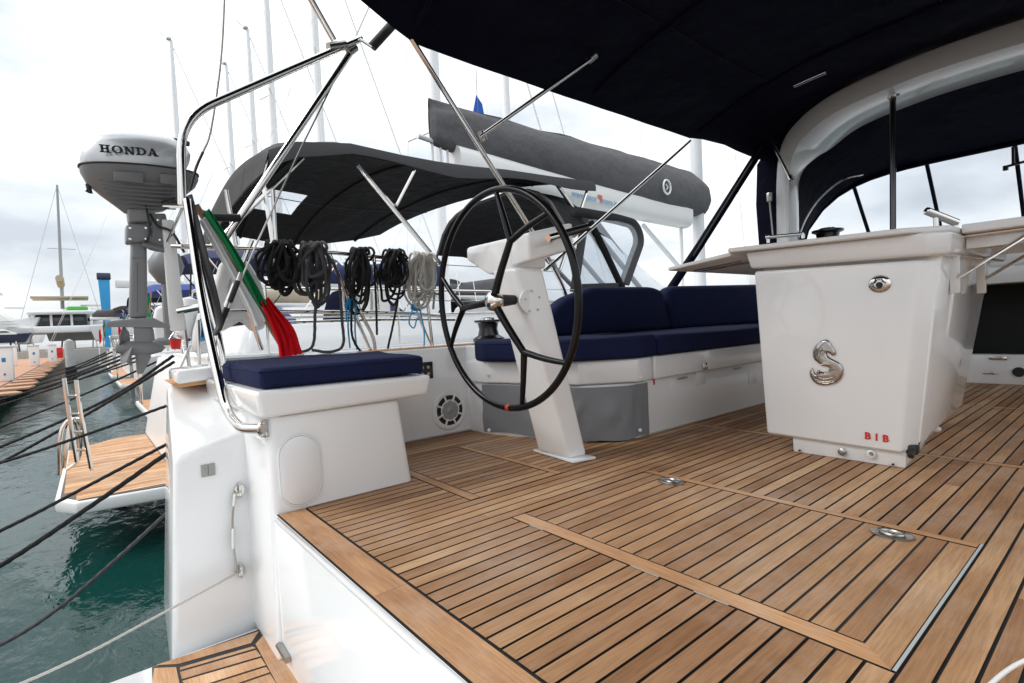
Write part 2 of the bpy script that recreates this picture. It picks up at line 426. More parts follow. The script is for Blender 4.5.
# big hatch
hat = tag(thing('floor_hatch', 'large rectangular teak hatch with two ring pulls, nearest the camera', 'hatch', (-.77, 1.35, 0), 'teak hatches let into the cockpit floor'))
g = .004; a0, a1, b0, b1 = HA[0]+g, HA[1]-g-.004, HA[2]+g, HA[3]-g
bm = BM(); box(bm, a0, a1, b0, b1, -.0030, -.0008); new('hatch_caulking', bm, CAULK, hat, 0)
bm = BM()
planks(bm, a0+.003, a1-.052, b0+.054, b1-.034, [], .0005, seglen=5, pitch=(a1-a0-.055)/20)
quad(bm, a1-.0535, a1-.002, b0+.004, b1-.034, .0005)
new('hatch_planks', bm, TKY, hat, 0)
bm = BM()
strip(bm, [(a0, b0), (a1, b0), (a1-.052, b0+.049), (a0+.002, b0+.049)], .0012); new('hatch_edge', bm, TKX, hat, 0); bm = BM()
strip(bm, [(a0+.0, b1-.029), (a1-.002, b1-.029), (a1-.002, b1), (a0, b1)], .0012)
new('hatch_edge', bm, TKX, hat, 0)
GK = mat('grey_gasket', (.42, .44, .43), .6)
bm = BM(); quad(bm, a1+.0005, a1+.0062, b0, b1, .0018); new('gasket', bm, GK, hat, 0)
for (s, t) in ((-1.185, -1.125), (-.81, -.73), (-.64, -.56)): bm = BM(); quad(bm, s, t, b0-.0045, b0-.0005, .0012); new('gasket', bm, GK, hat, 0)
def ring_pull(c, parent, s=1.):
    bm = BM(); c = V(c)
    lathe(bm, [(.036*s, 0), (.036*s, .004), (.031*s, .0055), (.027*s, .003), (.0, .003)], c, (0, 0, 1), 28)
    for v in bm.verts: v.co.x = c.x+(v.co.x-c.x)*1.35
    o = new('pull_plate', bm, STEELD, parent, 40)
    bm = BM(); pts = [c+V((math.cos(t)*.026*s, math.sin(t)*.017*s, .0055)) for t in [2*math.pi*k/18 for k in range(18)]]
    tube(bm, pts, .0036*s, 6, closed=True); box(bm, c.x-.024*s, c.x+.024*s, c.y-.003, c.y+.003, c.z+.003, c.z+.008, .001)
    lathe(bm, [(.008, .003), (.008, .008), (0, .009)], c, (0, 0, 1), 12)
    new('ring', bm, STEELD, o, 40)
ring_pull(at(671, 482, 'z', .001), hat); ring_pull(at(892, 535, 'z', .001), hat)
# small hatch
h2 = thing('floor_hatch', 'small teak hatch between the helm seat and the steering column', 'hatch', (-1.85, 1.23, 0), 'teak hatches let into the cockpit floor')
a0, a1, b0, b1 = HB[0]+g, HB[1]-g, HB[2]+g, HB[3]-g
bm = BM(); box(bm, a0, a1, b0, b1, -.0030, -.0008); new('hatch_caulking', bm, CAULK, h2, 0)
bm = BM(); planks(bm, a0, a1-.046, b0+.045, b1-.032, [], .0005, seglen=5, pitch=(a1-a0-.046)/14); quad(bm, a1-.044, a1-.002, b0+.043, b1-.028, .0005); new('hatch_planks', bm, TKY, h2, 0)
bm = BM()
strip(bm, [(a0, b0), (a1, b0), (a1-.002, b0+.039), (a0, b0+.039)], .0012); new('hatch_edge', bm, TKX, h2, 0); bm = BM(); strip(bm, [(a0, b1-.026), (a1-.002, b1-.026), (a1-.002, b1), (a0, b1)], .0012)
new('hatch_edge', bm, TKX, h2, 0)
bm = BM(); lathe(bm, [(.011, 0), (.011, .002), (0, .002)], at(483, 476, 'z', .001), (0, 0, 1), 14); new('finger_hole', bm, STEELD, h2)

# ------------------------------------------------------------------ hull of the yacht one stands on
yacht = thing('sailing_yacht', 'white moulded hull and coamings of the yacht one stands on', 'sailing yacht', (-.8, .47, -.5))
bm = BM()   # riser below the floor's aft edge, with a rounded top lip
prism(bm, [(-1.90, .474, -.004), (-1.90, .468, -.02), (-1.90, .470, -.52), (-1.90, .70, -.52), (-1.90, .70, -.0525), (-1.90, .474, -.0525)], (3.5, 0, 0))
new('riser', bm, GEL, yacht, 30)
bm = BM(); box(bm, -1.85, 1.6, .4605, .4755, -.018, -.0040, .003); new('riser_lip', bm, GEL, yacht, 30)
# inner hull moulding beside the steps
bm = BM()
lo = [(-2.2, .180, -.62), (-2.2, .60, -.62), (-2.90, .60, -.62), (-2.88, .225, -.62)]
p1, p2 = (-2.2, .228, .175), (-2.2, .60, .285)
hull8(bm, lo, [p1, p2, (-2.80, .60, .425), (-2.85, .290, .40)], .024, 4)
new('quarter_moulding', bm, GEL, yacht, 50)
# helm seat console
bm = BM()
hull8(bm, [(-1.865, .455, -.52), (-1.865, .992, -.02), (-2.60, .992, -.02), (-2.60, .455, -.52)], [(-1.865, .462, .345), (-1.865, .945, .345), (-2.60, .945, .345), (-2.60, .462, .345)], .028, 4)
new('helm_seat_base', bm, GEL, yacht, 50)
bm = BM()   # seat lid moulding, overhanging
hull8(bm, [(-1.815, .428, .332), (-1.815, 1.045, .337), (-2.56, 1.07, .337), (-2.62, .415, .337)], [(-1.805, .418, .422), (-1.805, 1.060, .416), (-2.56, 1.08, .416), (-2.62, .405, .424)], .016, 4)
new('helm_seat_lid', bm, GEL, yacht, 50)
bm = BM(); prism(bm, [(-2.85, .30, .415), (-2.85, .60, .43), (-2.60, .60, .43), (-2.60, .30, .41)], (0, 0, .055), .012); new('quarter_deck', bm, GEL, yacht, 50)
bm = BM(); prism(bm, [(-2.84, .31, .400), (-2.84, .50, .405), (-2.62, .50, .405), (-2.62, .31, .395)], (0, -.03, .02)); new('teak_pad', bm, TKL, yacht, 30)
# coaming
bm = BM()
prism(bm, [(-2.51, .95, -.02), (-2.51, 1.715, -.02), (-2.335, 1.715, -.02), (-2.335, 1.80, -.02), (-2.6, 1.80, -.02), (-2.6, 6.3, -.02), (-3.0, 6.3, -.02), (-3.0, .95, -.02)], (0, 0, .51), .012, 3)
new('port_coaming', bm, GEL, yacht, 50)
bm = BM(); prism(bm, [(-2.522, 1.12, .4905), (-2.522, 2.3, .4905), (-2.62, 2.3, .4905), (-2.62, 1.12, .4905)], (0, 0, .007), .002); new('coaming_teak', bm, TKL, yacht, 30)
bm = BM()   # outer hull below the deck edge
hull8(bm, [(-2.905, .45, -1.5), (-2.65, .45, -1.5), (-2.65, 8, -1.5), (-3.0, 8, -1.5)], [(-2.93, .45, .40), (-2.65, .62, .30), (-2.65, 8, .47), (-3.06, 8, .47)], .01)
new('topsides', bm, GEL2, yacht, 50)

# starboard side, mostly outside the photograph
bm = BM(); prism(bm, [(1.0, .95, -.02), (1.6, .95, -.02), (1.6, 6.3, -.02), (1.0, 6.3, -.02)], (0, 0, .5), .012, 3); new('starboard_coaming', bm, GEL, yacht, 50)
# access port in console side
c = at(300, 470, 'x', -1.862)
bm = BM(); pts = []
for k in range(28):
    t = 2*math.pi*k/28; s, q = math.cos(t), math.sin(t)
    pts.append(c+V((0, s*.066, (.052 if q > 0 else -.052)+q*.066)))
prism(bm, pts, (.006, 0, 0), .002); o = new('access_cover', bm, GEL2, yacht, 40)
bm = BM(); tube(bm, [p+V((.002, 0, 0)) for p in [c+(q-c)*1.03 for q in pts]], .0035, 6, closed=True); new('cover_rim', bm, GEL, o, 60)
bm = BM(); tube(bm, [(-1.862, .50, .326), (-1.862, .93, .328)], .0022, 5); new('sealant_line', bm, mat('sealant', (.50, .48, .44), .6), yacht)
bm = BM(); tube(bm, [(-2.505, 1.0, .006), (-2.505, 1.71, .006)], .004, 6); new('sealant_line', bm, MATS['sealant'], yacht)
# speaker
c = at(449, 410, 'x', -2.509)
spk = thing('loudspeaker', 'round white grille loudspeaker set in the coaming wall', 'loudspeaker', c)
bm = BM(); lathe(bm, [(.082, 0), (.108, 0), (.112, .004), (.108, .010), (.098, .013), (.084, .009)], c, (1, 0, 0), 40); new('bezel', bm, WHITE, spk)
bm = BM(); lathe(bm, [(0, .002), (.09, .002), (.09, .004), (0, .004)], c, (1, 0, 0), 30); new('recess', bm, BLACK, spk)
bm = BM(); lathe(bm, [(.055, .004), (.058, .011), (.052, .014), (.03, .009), (.015, .011), (.0, .016)], c, (1, 0, 0), 30); new('cone', bm, mat('speaker_cone', (.38, .38, .39), .35, metal=.4, var=.3), spk)
bm = BM()
for k in range(8):
    t = math.pi/8+k*math.pi/4; d = V((0, math.cos(t), math.sin(t)))
    tube(bm, [c+d*.05+V((.012, 0, 0)), c+d*.095+V((.012, 0, 0))], .006, 6)
tube(bm, [c+V((.012, .057*math.cos(2*math.pi*k/24), .057*math.sin(2*math.pi*k/24))) for k in range(24)], .0035, 6, closed=True)
new('grille', bm, WHITE, spk)
# switch panel
c = at(423, 370, 'x', -2.508)
pn = thing('switch_panel', 'small black switch panel on the coaming behind the helm seat', 'switch panel', c)
bm = BM(); box(bm, c.x, c.x+.008, c.y-.075, c.y+.058, c.z-.05, c.z+.042, .003); new('plate', bm, BLACK, pn)
bm = BM()
for i in range(3):
    for j in range(2): lathe(bm, [(.009, 0), (.009, .012), (0, .012)], (c.x, c.y-.045+i*.036, c.z-.022+j*.036), (1, 0, 0), 10)
new('push_button', bm, STEELD, pn)

# teak swim step
st = thing('swim_step', 'teak planked step with mitred borders at the foot of the transom', 'step', (-1.6, .3, -.5))
ZS = -.5
bm = BM(); box(bm, -2.16, 1.4, -1.2, .455, ZS-.12, ZS-.004, .006); new('step_moulding', bm, GEL, st)
bm = BM()
xx = -2.055
# planks here run athwart-ish, as in the photograph the lines follow the step's long side
def sp(px, py): 
    p = at(px, py, 'z', ZS); return (p.x, p.y)
bmb, bmp, bmc = BM(), BM(), BM()
strip(bmc, [sp(152, 667), sp(262, 628), sp(330, 720), sp(155, 760)], ZS-.0012)
strip(bmb, [sp(156, 665), sp(259, 631), sp(251, 643), sp(178, 664)], ZS)
strip(bmb, [sp(266, 632), sp(304, 688), sp(282, 693), sp(255.5, 644)], ZS)
strip(bmb, [sp(154, 668), sp(176, 667), sp(183, 700), sp(150, 700)], ZS)
lx = [(180, 671, 256, 649), (182, 680, 261, 657), (190, 690, 266, 666), (200, 697, 270, 673), (215, 702, 276, 684)]
L0 = (180, 666.5, 252.5, 645.5)
prev = L0
for l in lx:
    strip(bmp, [sp(prev[0], prev[1]+.9), sp(prev[2], prev[3]+.9), sp(l[2], l[3]-.9), sp(l[0], l[1]-.9)], ZS)
    prev = l
bm.free()
new('step_caulking', bmc, CAULK, st, 0); new('step_border', bmb, TKX, st, 0); new('step_planks', bmp, TKX, st, 0)
bm = BM(); c = at(283, 655, 'y', .452); tube(bm, [at(279, 645, 'y', .46), at(288, 660, 'y', .46)], .012, 8); new('drain_slot', bm, STEELD, st)

# bow-eyes and guard wire on the quarter
gl = thing('guard_line', 'short wire with hooks between two steel eyes on the transom wall', 'safety line', at(237, 530, 'x', -2.19))
A, B = at(236, 492, 'x', -2.18), at(237, 573, 'x', -2.18)
for p in (A, B):
    bm = BM(); q = p+V((-.015, .014, 0)); tube(bm, [q+V((.0, 0, .022)), q+V((.025, 0, .012)), q+V((.025, 0, -.012)), q+V((0, 0, -.022))], .004, 6, n=4)
    lathe(bm, [(.018, 0), (.018, .004), (0, .004)], q+V((0.0, 0, 0)), (1, 0, 0), 14)
    for v in bm.verts: v.co.z = q.z+(v.co.z-q.z)*1.25
    new('eye', bm, STEEL, gl)
bm = BM(); tube(bm, [A, at(233, 512, 'x', -2.175), at(233, 540, 'x', -2.175), B], .0045, 6, n=3); new('wire', bm, STEELD, gl)
bm = BM(); tube(bm, [A+V((0, -.004, -.005)), at(233.5, 506, 'x', -2.175)], .008, 8); tube(bm, [at(233, 528, 'x', -2.175), at(233, 548, 'x', -2.175)], .008, 8); new('snap_hook', bm, STEEL, gl)
ml = tag(new('mooring_line', rope(BM(), [B, at(150, 620, 'x', -2.0), at(90, 652, 'x', -1.9), at(20, 684, 'x', -1.85), at(-60, 712, 'x', -1.8)], .0045, n=4), ROPEW), 'thin pale cord from the lower steel eye across the bottom left corner', 'rope')
# little maker's plate
c = at(208, 470, 'x', -2.2)
pl = thing('nameplate', 'small grey square plate on the white transom wall', 'plate', c)
bm = BM()
for i in range(2):
    box(bm, c.x, c.x+.006, c.y-.022+i*.023, c.y-.001+i*.023, c.z-.022, c.z+.022, .001)
new('plate', bm, mat('plate_grey', (.33, .33, .31), .4, metal=.5), pl)

# ------------------------------------------------------------------ helm seat cushion
def cushion(name, poly, z0, z1, bev, label, cat, grp=None, puff=.012, m=CUSH, piping=True, ztop=None):
    bm = BM()
    zt = ztop or [z1]*len(poly)
    hull8(bm, [(p[0], p[1], z0) for p in poly], [(p[0], p[1], z) for p, z in zip(poly, zt)], bev, 4)
    bmesh.ops.subdivide_edges(bm, edges=[e for e in bm.edges if e.calc_length() > .15], cuts=7, use_grid_fill=True)
    cx = sum(p[0] for p in poly)/len(poly); cy = sum(p[1] for p in poly)/len(poly)
    for v in bm.verts:
        n_ = noise.noise(v.co*5)*.007+noise.noise(v.co*14)*.0022
        k = max(0, (v.co.z-z0)/(z1-z0))
        d = max(0, 1-((v.co.x-cx)**2+(v.co.y-cy)**2)/.5)
        v.co.z += k*(puff*d+n_); v.co.x += noise.noise(v.co*9+V((5, 0, 0)))*.003; v.co.y += noise.noise(v.co*9+V((0, 5, 0)))*.003
    t = thing(name, label, cat, (cx, cy, z0), grp)
    new('cover', bm, m, t, 60)
    if piping:
        bm = BM(); pp = roundpath([(p[0]*.995+cx*.005, p[1]*.995+cy*.005, z-.012) for p, z in zip(poly, zt)]+[(poly[0][0]*.995+cx*.005, poly[0][1]*.995+cy*.005, zt[0]-.012)], bev*1.2)
        tube(bm, pp, .0035, 6); new('piping', bm, m, t)
    return t
cushion('seat_cushion', [(-1.835, .440), (-1.835, 1.045), (-2.38, 1.12), (-2.62, .435)], .4235, .494, .018, 'square navy cushion on the white helm seat', 'cushion', puff=.003)

# ------------------------------------------------------------------ port bench
bench = thing('port_bench', 'white moulded cockpit bench with hinged lockers behind the steering column', 'bench', (-2, 3, 0))
ft = [(-2.335, 1.80), (-2.335, 1.712), (-1.80, 1.90), (-1.655, 2.14), (-1.655, 2.27), (-1.655, 5.2), (-2.6, 5.2), (-2.6, 1.80)]
bm = BM(); prism(bm, [(x, y, -.02) for x, y in ft], (0, 0, .30), .006); new('bench_base', bm, GEL, bench, 40)
def off(poly, d, c=(-2.3, 3)): return [(x+(d if x > -2.0 else 0), y-(d if y < 2 else 0)) for x, y in poly]
up1 = [(-2.335, 1.695), (-1.80, 1.875), (-1.625, 2.13), (-1.625, 2.245), (-2.59, 2.245), (-2.59, 1.695)]
bm = BM(); prism(bm, [(x, y, .283) for x, y in up1], (0, 0, .122), .012, 3); new('aft_locker_lid', bm, GEL, bench, 40)
bm = BM(); prism(bm, [(-1.625, 2.262, .283), (-1.625, 3.72, .283), (-2.59, 3.72, .283), (-2.59, 2.262, .283)], (0, 0, .122), .012, 3); new('locker_lid', bm, GEL, bench, 40)
bm = BM(); prism(bm, [(-1.625, 3.735, .283), (-1.625, 5.19, .283), (-2.59, 5.19, .283), (-2.59, 3.735, .283)], (0, 0, .122), .012, 3); new('locker_lid', bm, GEL, bench, 40)
c = at(704, 366, 'x', -1.622)
bm = BM(); box(bm, c.x, c.x+.01, c.y-.022, c.y+.022, c.z-.02, c.z+.02, .003); lathe(bm, [(.009, 0), (.009, .014), (0, .014)], c, (1, 0, 0), 10); new('latch', bm, STEEL, bench)
for px_ in (700, 752):
    c = at(px_, 376, 'x', -1.654); bm = BM(); box(bm, c.x, c.x+.004, c.y-.05, c.y+.05, c.z-.05, c.z+.03, .006); new('finger_recess', bm, GEL2, bench)
for y_ in (2.5, 3.1, 3.5): bm = BM(); tube(bm, [(-1.648, y_, .262), (-1.648, y_+.09, .262)], .004, 6); new('vent_slot', bm, STEELD, bench)
bm = BM(); tube(bm, [(-1.652, 2.25, .004), (-1.652, 5.19, .004)], .004, 6); new('sealant_line', bm, MATS['sealant'], bench)
c = at(654, 382, 'x', -1.654); bm = BM(); box(bm, c.x, c.x+.002, c.y-.006, c.y+.006, c.z-.014, c.z+.014); new('red_tag', bm, RED, bench, 0)
# grey fabric skirt
def skirt():
    path = catmull([(-2.36, 1.712, 0), (-2.1, 1.795, 0), (-1.86, 1.85, 0), (-1.77, 1.90, 0), (-1.66, 2.04, 0), (-1.643, 2.14, 0), (-1.643, 2.21, 0)], 8)
    rows = []
    for j in range(13):
        z = .012+j*.262/12; row = []
        for i, p in enumerate(path):
            n_ = abs(noise.noise(V((i*.22, j*.16, 3))))*.018+noise.noise(V((i*.5, j*.12, 9)))*.005
            dirn = V((p.x+2.4, p.y-2.6, 0)).normalized()
            sag = .006*math.sin(i*.35)
            row.append(V((p.x, p.y, z+(sag if j == 0 else 0)))+dirn*(.012+n_*math.sin(math.pi*j/12)))
        rows.append(row)
    return loft(BM(), rows, .002)
sk = tag(new('fabric_skirt', skirt(), GREYVIN, None, 60), 'grey vinyl cover snapped over the aft end of the bench', 'fabric cover')
bm = BM()
for p in ((488, 375), (489, 430), (640, 377), (640, 430)):
    q = at(*p, 'x', -1.62) if p[0] > 600 else at(*p, 'y', 1.70); lathe(bm, [(.009, -.002), (.009, .004), (0, .006)], q, (.7, -.7, 0), 12)
o = new('snap_button', bm, WHITE, sk)
for v in o.data.vertices: pass

cushion('seat_cushion', [(-2.56, 1.86), (-2.42, 1.70), (-2.27, 1.655), (-1.76, 1.825), (-1.60, 2.10), (-1.60, 2.26), (-2.56, 2.26)], .4045, .512, .022, 'dark navy aft bench cushion with angled corner', 'cushion', 'cushions of the port bench', .004)
cushion('seat_cushion', [(-2.56, 2.272), (-1.60, 2.272), (-1.60, 5.18), (-2.56, 5.18)], .4045, .508, .022, 'long dark navy seat cushion running forward on the bench', 'cushion', 'cushions of the port bench', .004)
def backrest(prof, x0, x1, label):
    bm = BM(); a = [bm.verts.new((x0, y, z)) for y, z in prof]; c = [bm.verts.new((x1-.10*(z-.5), y, z)) for y, z in prof]
    n = len(a); fs = [bm.faces.new(a), bm.faces.new(c[::-1])]+[bm.faces.new((a[i], a[(i+1) % n], c[(i+1) % n], c[i])) for i in range(n)]
    bmesh.ops.recalc_face_normals(bm, faces=fs)
    bmesh.ops.bevel(bm, geom=list(bm.edges), offset=.04, segments=4, profile=.5, affect='EDGES', clamp_overlap=True)
    t = thing('back_cushion', label, 'cushion', ((x0+x1)/2, prof[0][0], prof[0][1]), 'cushions of the port bench'); new('cover', bm, CUSH, t, 60)
backrest([(2.14, .512), (3.42, .512), (3.36, .80), (3.25, .826), (2.60, .822), (2.34, .75), (2.14, .63), (2.08, .56)], -2.42, -2.28, 'navy back cushion with rounded sloping aft end')
backrest([(3.43, .510), (5.12, .510), (5.12, .87), (3.50, .835), (3.41, .80)], -2.42, -2.28, 'rectangular navy back cushion beside the table')

# ------------------------------------------------------------------ winch
def winch(c, label, s=1.):
    t = thing('winch', label, 'winch', c)
    bm = BM(); lathe(bm, [(.085*s, 0), (.085*s, .02*s), (.058*s, .035*s), (.05*s, .07*s), (.056*s, .10*s), (.075*s, .108*s), (.075*s, .118*s), (0, .118*s)], c, (0, 0, 1), 24); new('drum', bm, BLACK, t)
    bm = BM(); lathe(bm, [(.04*s, .1185*s), (.038*s, .128*s), (.02*s, .132*s), (0, .13*s)], c, (0, 0, 1), 24); new('top_cap', bm, STEEL, t)
    return t
winch((-2.64, 1.97, .497), 'black winch on the coaming behind the steering wheel', 1.15)

# ------------------------------------------------------------------ steering pedestal
ped = thing('steering_pedestal', 'white leaning helm column with instrument pod and large black wheel', 'steering pedestal', (-1.69, 1.63, 0))
bm = BM()
hull8(bm, [(-1.80, 1.592, .012), (-1.585, 1.585, .012), (-1.575, 1.685, .012), (-1.78, 1.70, .012)], [(-1.83, 1.395, .84), (-1.66, 1.385, .83), (-1.62, 1.51, .83), (-1.80, 1.52, .84)], .018, 4)
new('column', bm, GEL2, ped, 50)
bm = BM(); prism(bm, [(-1.845, 1.603, .0015), (-1.555, 1.572, .0015), (-1.53, 1.69, .0015), (-1.80, 1.715, .0015)], (0, 0, .012), .005, 2); new('base_flange', bm, GEL2, ped, 40)
bm = BM()   # pod: side profile with chin, extruded athwart then flared
a = [(-2.035, 1.41, .965), (-1.69, 1.395, .957), (-1.69, 1.395, .815), (-1.86, 1.40, .820), (-2.035, 1.41, .905)]
b_ = [(-1.95, 1.60, 1.00), (-1.66, 1.57, .998), (-1.64, 1.55, .83), (-1.80, 1.55, .835), (-1.95, 1.59, .93)]
hull8(bm, a, b_, .014, 3); new('instrument_pod', bm, GEL2, ped, 40)
bm = BM()
hull8(bm, [(-1.72, 1.40, .956), (-1.58, 1.40, .962), (-1.58, 1.40, .848), (-1.72, 1.40, .835)], [(-1.74, 1.60, 1.00), (-1.50, 1.575, 1.002), (-1.50, 1.575, .895), (-1.74, 1.60, .88)], .012, 3); new('pod_arm', bm, GEL2, ped, 40)
bm = BM(); A, B = at(548, 238, 'x', -1.46), at(588, 227, 'x', -1.48); tube(bm, [A, B], .014, 12); new('grab_bar', bm, STEEL, ped)
bm = BM(); tube(bm, [A.lerp(B, .38), A.lerp(B, .95)], .0155, 12); new('grip', bm, BLACK, ped)
bm = BM()
for t_, z_ in ((.25, 0), (.85, 0)):
    q = A.lerp(B, t_); tube(bm, [q, q+V((-.06, .01, -.02))], .009, 8)
new('bar_bracket', bm, STEEL, ped)
c = at(516, 306, 'y', 1.43)
bm = BM()
for k in range(5):
    t = 2*math.pi*k/5+.4; lathe(bm, [(.005, 0), (.005, .003), (0, .004)], V((-1.628, 1.45, .69))+V((0, .04*math.cos(t), .045*math.sin(t))), (1, -.2, 0), 10)
new('bolt', bm, STEELD, ped)
bm = BM(); lathe(bm, [(.052, -.012), (.052, .0), (0, .001)], (-1.640, 1.45, .69), (1, -.15, 0), 24); new('cover_disc', bm, GEL, ped)
# steering wheel
WC = V((-1.69, 1.324, .697)); WR = .455-.0155; wn = V((0, -1, -.041)).normalized(); wx = V((1, 0, 0)); wz = V((0, -.041, 1)).normalized()
wh = bpy.data.objects.new('steering_wheel', None); col.objects.link(wh); wh.location = WC
wh.parent = ped; wh.matrix_parent_inverse = ped.matrix_basis.inverted(); wh['label'] = 'large black wheel with three forked spokes and chrome hub'
bm = BM(); tube(bm, [WC+wx*math.cos(2*math.pi*k/96)*WR+wz*math.sin(2*math.pi*k/96)*WR for k in range(96)], .0138, 12, closed=True)
LEATH = mat('black_leather', (.005, .005, .0055), .25, spec=.25, bump=(90, .25, .002))
new('rim', bm, LEATH, wh)
HUB = at(494, 299, 'y', 1.27)
HUB = WC+wn*.03
for ang in (64, 184, 304):
    bm = BM()
    d = wx*math.cos(R(ang))+wz*math.sin(R(ang)); s = HUB; m_ = WC+d*.262+wn*.008
    tube(bm, [s+d*.03, s+d*.13+wn*-.006, m_], [.0165, .0135], 10, n=6)
    for da in (-22, 22):
        e_ = WC+wx*math.cos(R(ang+da))*WR+wz*math.sin(R(ang+da))*WR
        tube(bm, [m_-d*.012, m_.lerp(e_, .5)+wn*.002, e_], [.0135, .0100], 10, n=5)
    new('spoke', bm, LEATH, wh)
bm = BM(); lathe(bm, [(0, -.03), (.034, -.026), (.042, 0), (.036, .018), (.022, .029), (0, .034)], HUB, wn, 28); new('hub', bm, STEEL, wh)
bm = BM(); lathe(bm, [(.020, 0), (.024, .05), (.026, .09)], WC+wn*-.08, wn, 16); new('shaft', bm, RUBBER, wh)
bm = BM(); t0 = R(-89)
tube(bm, [WC+wx*math.cos(t0+k*.012)*WR+wz*math.sin(t0+k*.012)*WR for k in range(-2, 3)], .0145, 12); new('red_mark', bm, mat('dull_red_tape', (.35, .03, .02), .6), wh)

# ------------------------------------------------------------------ cockpit table
tb = thing('cockpit_table', 'white cockpit table box with drop leaves and horse emblem', 'table', (-.78, 2.8, 0))
bm = BM(); hull8(bm, [(-.985, 2.33, .0), (-.588, 2.33, .0), (-.67, 3.2, 0), (-.985, 3.2, 0)], [(-.985, 2.32, .12), (-.575, 2.32, .12), (-.66, 3.2, .12), (-.985, 3.2, .12)], .006); new('plinth', bm, GEL, tb)
bm = BM()
hull8(bm, [(-1.075, 2.345, .095), (-.545, 2.345, .095), (-.60, 3.30, .10), (-1.05, 3.35, .10)], [(-1.10, 2.345, .80), (-.470, 2.345, .80), (-.50, 3.40, .80), (-1.10, 3.40, .80)], .012, 2); new('body', bm, GEL, tb)
bm = BM()
lo = [(-1.082, 2.30, .068), (-.600, 2.30, .052), (-.545, 2.36, .085), (-1.075, 2.36, .09)]
hull8(bm, [(-1.118, 2.302, .782), (-.535, 2.302, .760), (-.597, 2.302, .060), (-1.083, 2.302, .070)], [(-1.124, 2.352, .787), (-.478, 2.352, .765), (-.548, 2.352, .075), (-1.088, 2.352, .07)], .012, 3); new('door', bm, GEL2, tb, 50)
bm = BM(); hull8(bm, [(-1.125, 2.285, .795), (-.50, 2.285, .772), (-.452, 2.34, .772), (-.452, 3.42, .79), (-1.125, 3.42, .80)], [(-1.14, 2.27, .868), (-.50, 2.27, .852), (-.44, 2.33, .852), (-.44, 3.44, .862), (-1.14, 3.44, .868)], .012, 3); new('upper_band', bm, GEL, tb, 50)
bm = BM(); hull8(bm, [(-1.20, 2.235, .872), (-.56, 2.235, .853), (-.445, 2.34, .853), (-.445, 3.52, .865), (-1.20, 3.52, .872)], [(-1.20, 2.235, .892), (-.56, 2.235, .873), (-.445, 2.34, .873), (-.445, 3.52, .885), (-1.20, 3.52, .892)], .006, 3); new('table_top', bm, LIDM, tb, 40)
bm = BM(); A = at(668, 269, 'y', 2.28); hull8(bm, [(A.x, 2.28, A.z-.010), (-1.20, 2.26, .858), (-1.20, 3.45, .858), (A.x, 3.45, A.z-.01)], [(A.x, 2.28, A.z+.008), (-1.20, 2.26, .876), (-1.20, 3.45, .876), (A.x, 3.45, A.z+.008)], .005, 3); new('table_leaf', bm, LIDM, tb, 40)
bm = BM(); hull8(bm, [(-.44, 2.46, .852), (.15, 2.46, .852), (.15, 3.5, .852), (-.44, 3.5, .855)], [(-.44, 2.46, .883), (.15, 2.46, .883), (.15, 3.5, .883), (-.44, 3.5, .883)], .005, 3); new('table_leaf', bm, LIDM, tb, 40)
bm = BM(); box(bm, -.44, .12, 2.53, 2.56, .80, .85, .003); new('leaf_support', bm, GEL2, tb, 30); bm = BM(); box(bm, -.487, -.457, 2.515, 2.54, .64, .85, .004); new('leaf_bracket', bm, GEL2, tb, 30); bm = BM(); box(bm, -.487, -.457, 2.98, 3.005, .64, .85, .004); new('leaf_bracket', bm, GEL2, tb, 30); bm = BM(); box(bm, -.44, .12, 3.0, 3.03, .80, .85, .003); new('leaf_support', bm, GEL2, tb, 30)
for y_ in (2.51, 2.99):
    bm = BM(); tube(bm, [(-.46, y_, .70), (-.25, y_, .842)], .010, 8, flat=.4); tube(bm, [(-.46, y_, .845), (-.22, y_, .848)], .005, 6); new('stay', bm, STEEL, tb)
bm = BM(); tube(bm, [(-1.50, 2.45, .835), (-1.25, 2.45, .855)], .008, 8); tube(bm, [(-1.50, 2.52, .835), (-1.22, 2.52, .845)], .006, 8); new('leaf_stay', bm, STEELD, tb)
# plinth fittings
def knob(px, py, r, m, name, y=2.318):
    c = at(px, py, 'y', y); bm = BM(); lathe(bm, [(r, -.004), (r, .004), (r*.6, .007), (0, .006)], c, (0, -1, 0), 16); return new(name, bm, m, tb)
knob(842, 452, .014, STEELD, 'latch'); knob(871, 454, .016, WHITE, 'drain_plug'); knob(871.5, 453.6, .007, STEELD, 'plug_core', 2.310)
knob(799.5, 450.5, .004, RUBBER, 'screw'); knob(893, 464.5, .004, RUBBER, 'screw')
bm = BM(); A = V((-.575, 2.34, .075)); box(bm, A.x-.01, A.x+.025, A.y-.02, A.y+.02, A.z-.018, A.z+.018, .006); tube(bm, [A+V((.012, -.045, -.018)), A+V((.012, .05, .024))], .010, 10); new('hinge_clamp', bm, RUBBER, tb)
bm = BM(); tube(bm, [(-.585, 2.42, .05), (-.63, 2.90, .05)], .007, 10); lathe(bm, [(.014, 0), (.014, .02), (.008, .03), (0, .03)], (-.625, 2.88, .055), (1, 0, 0), 14); new('cable_pipe', bm, GEL2, tb)
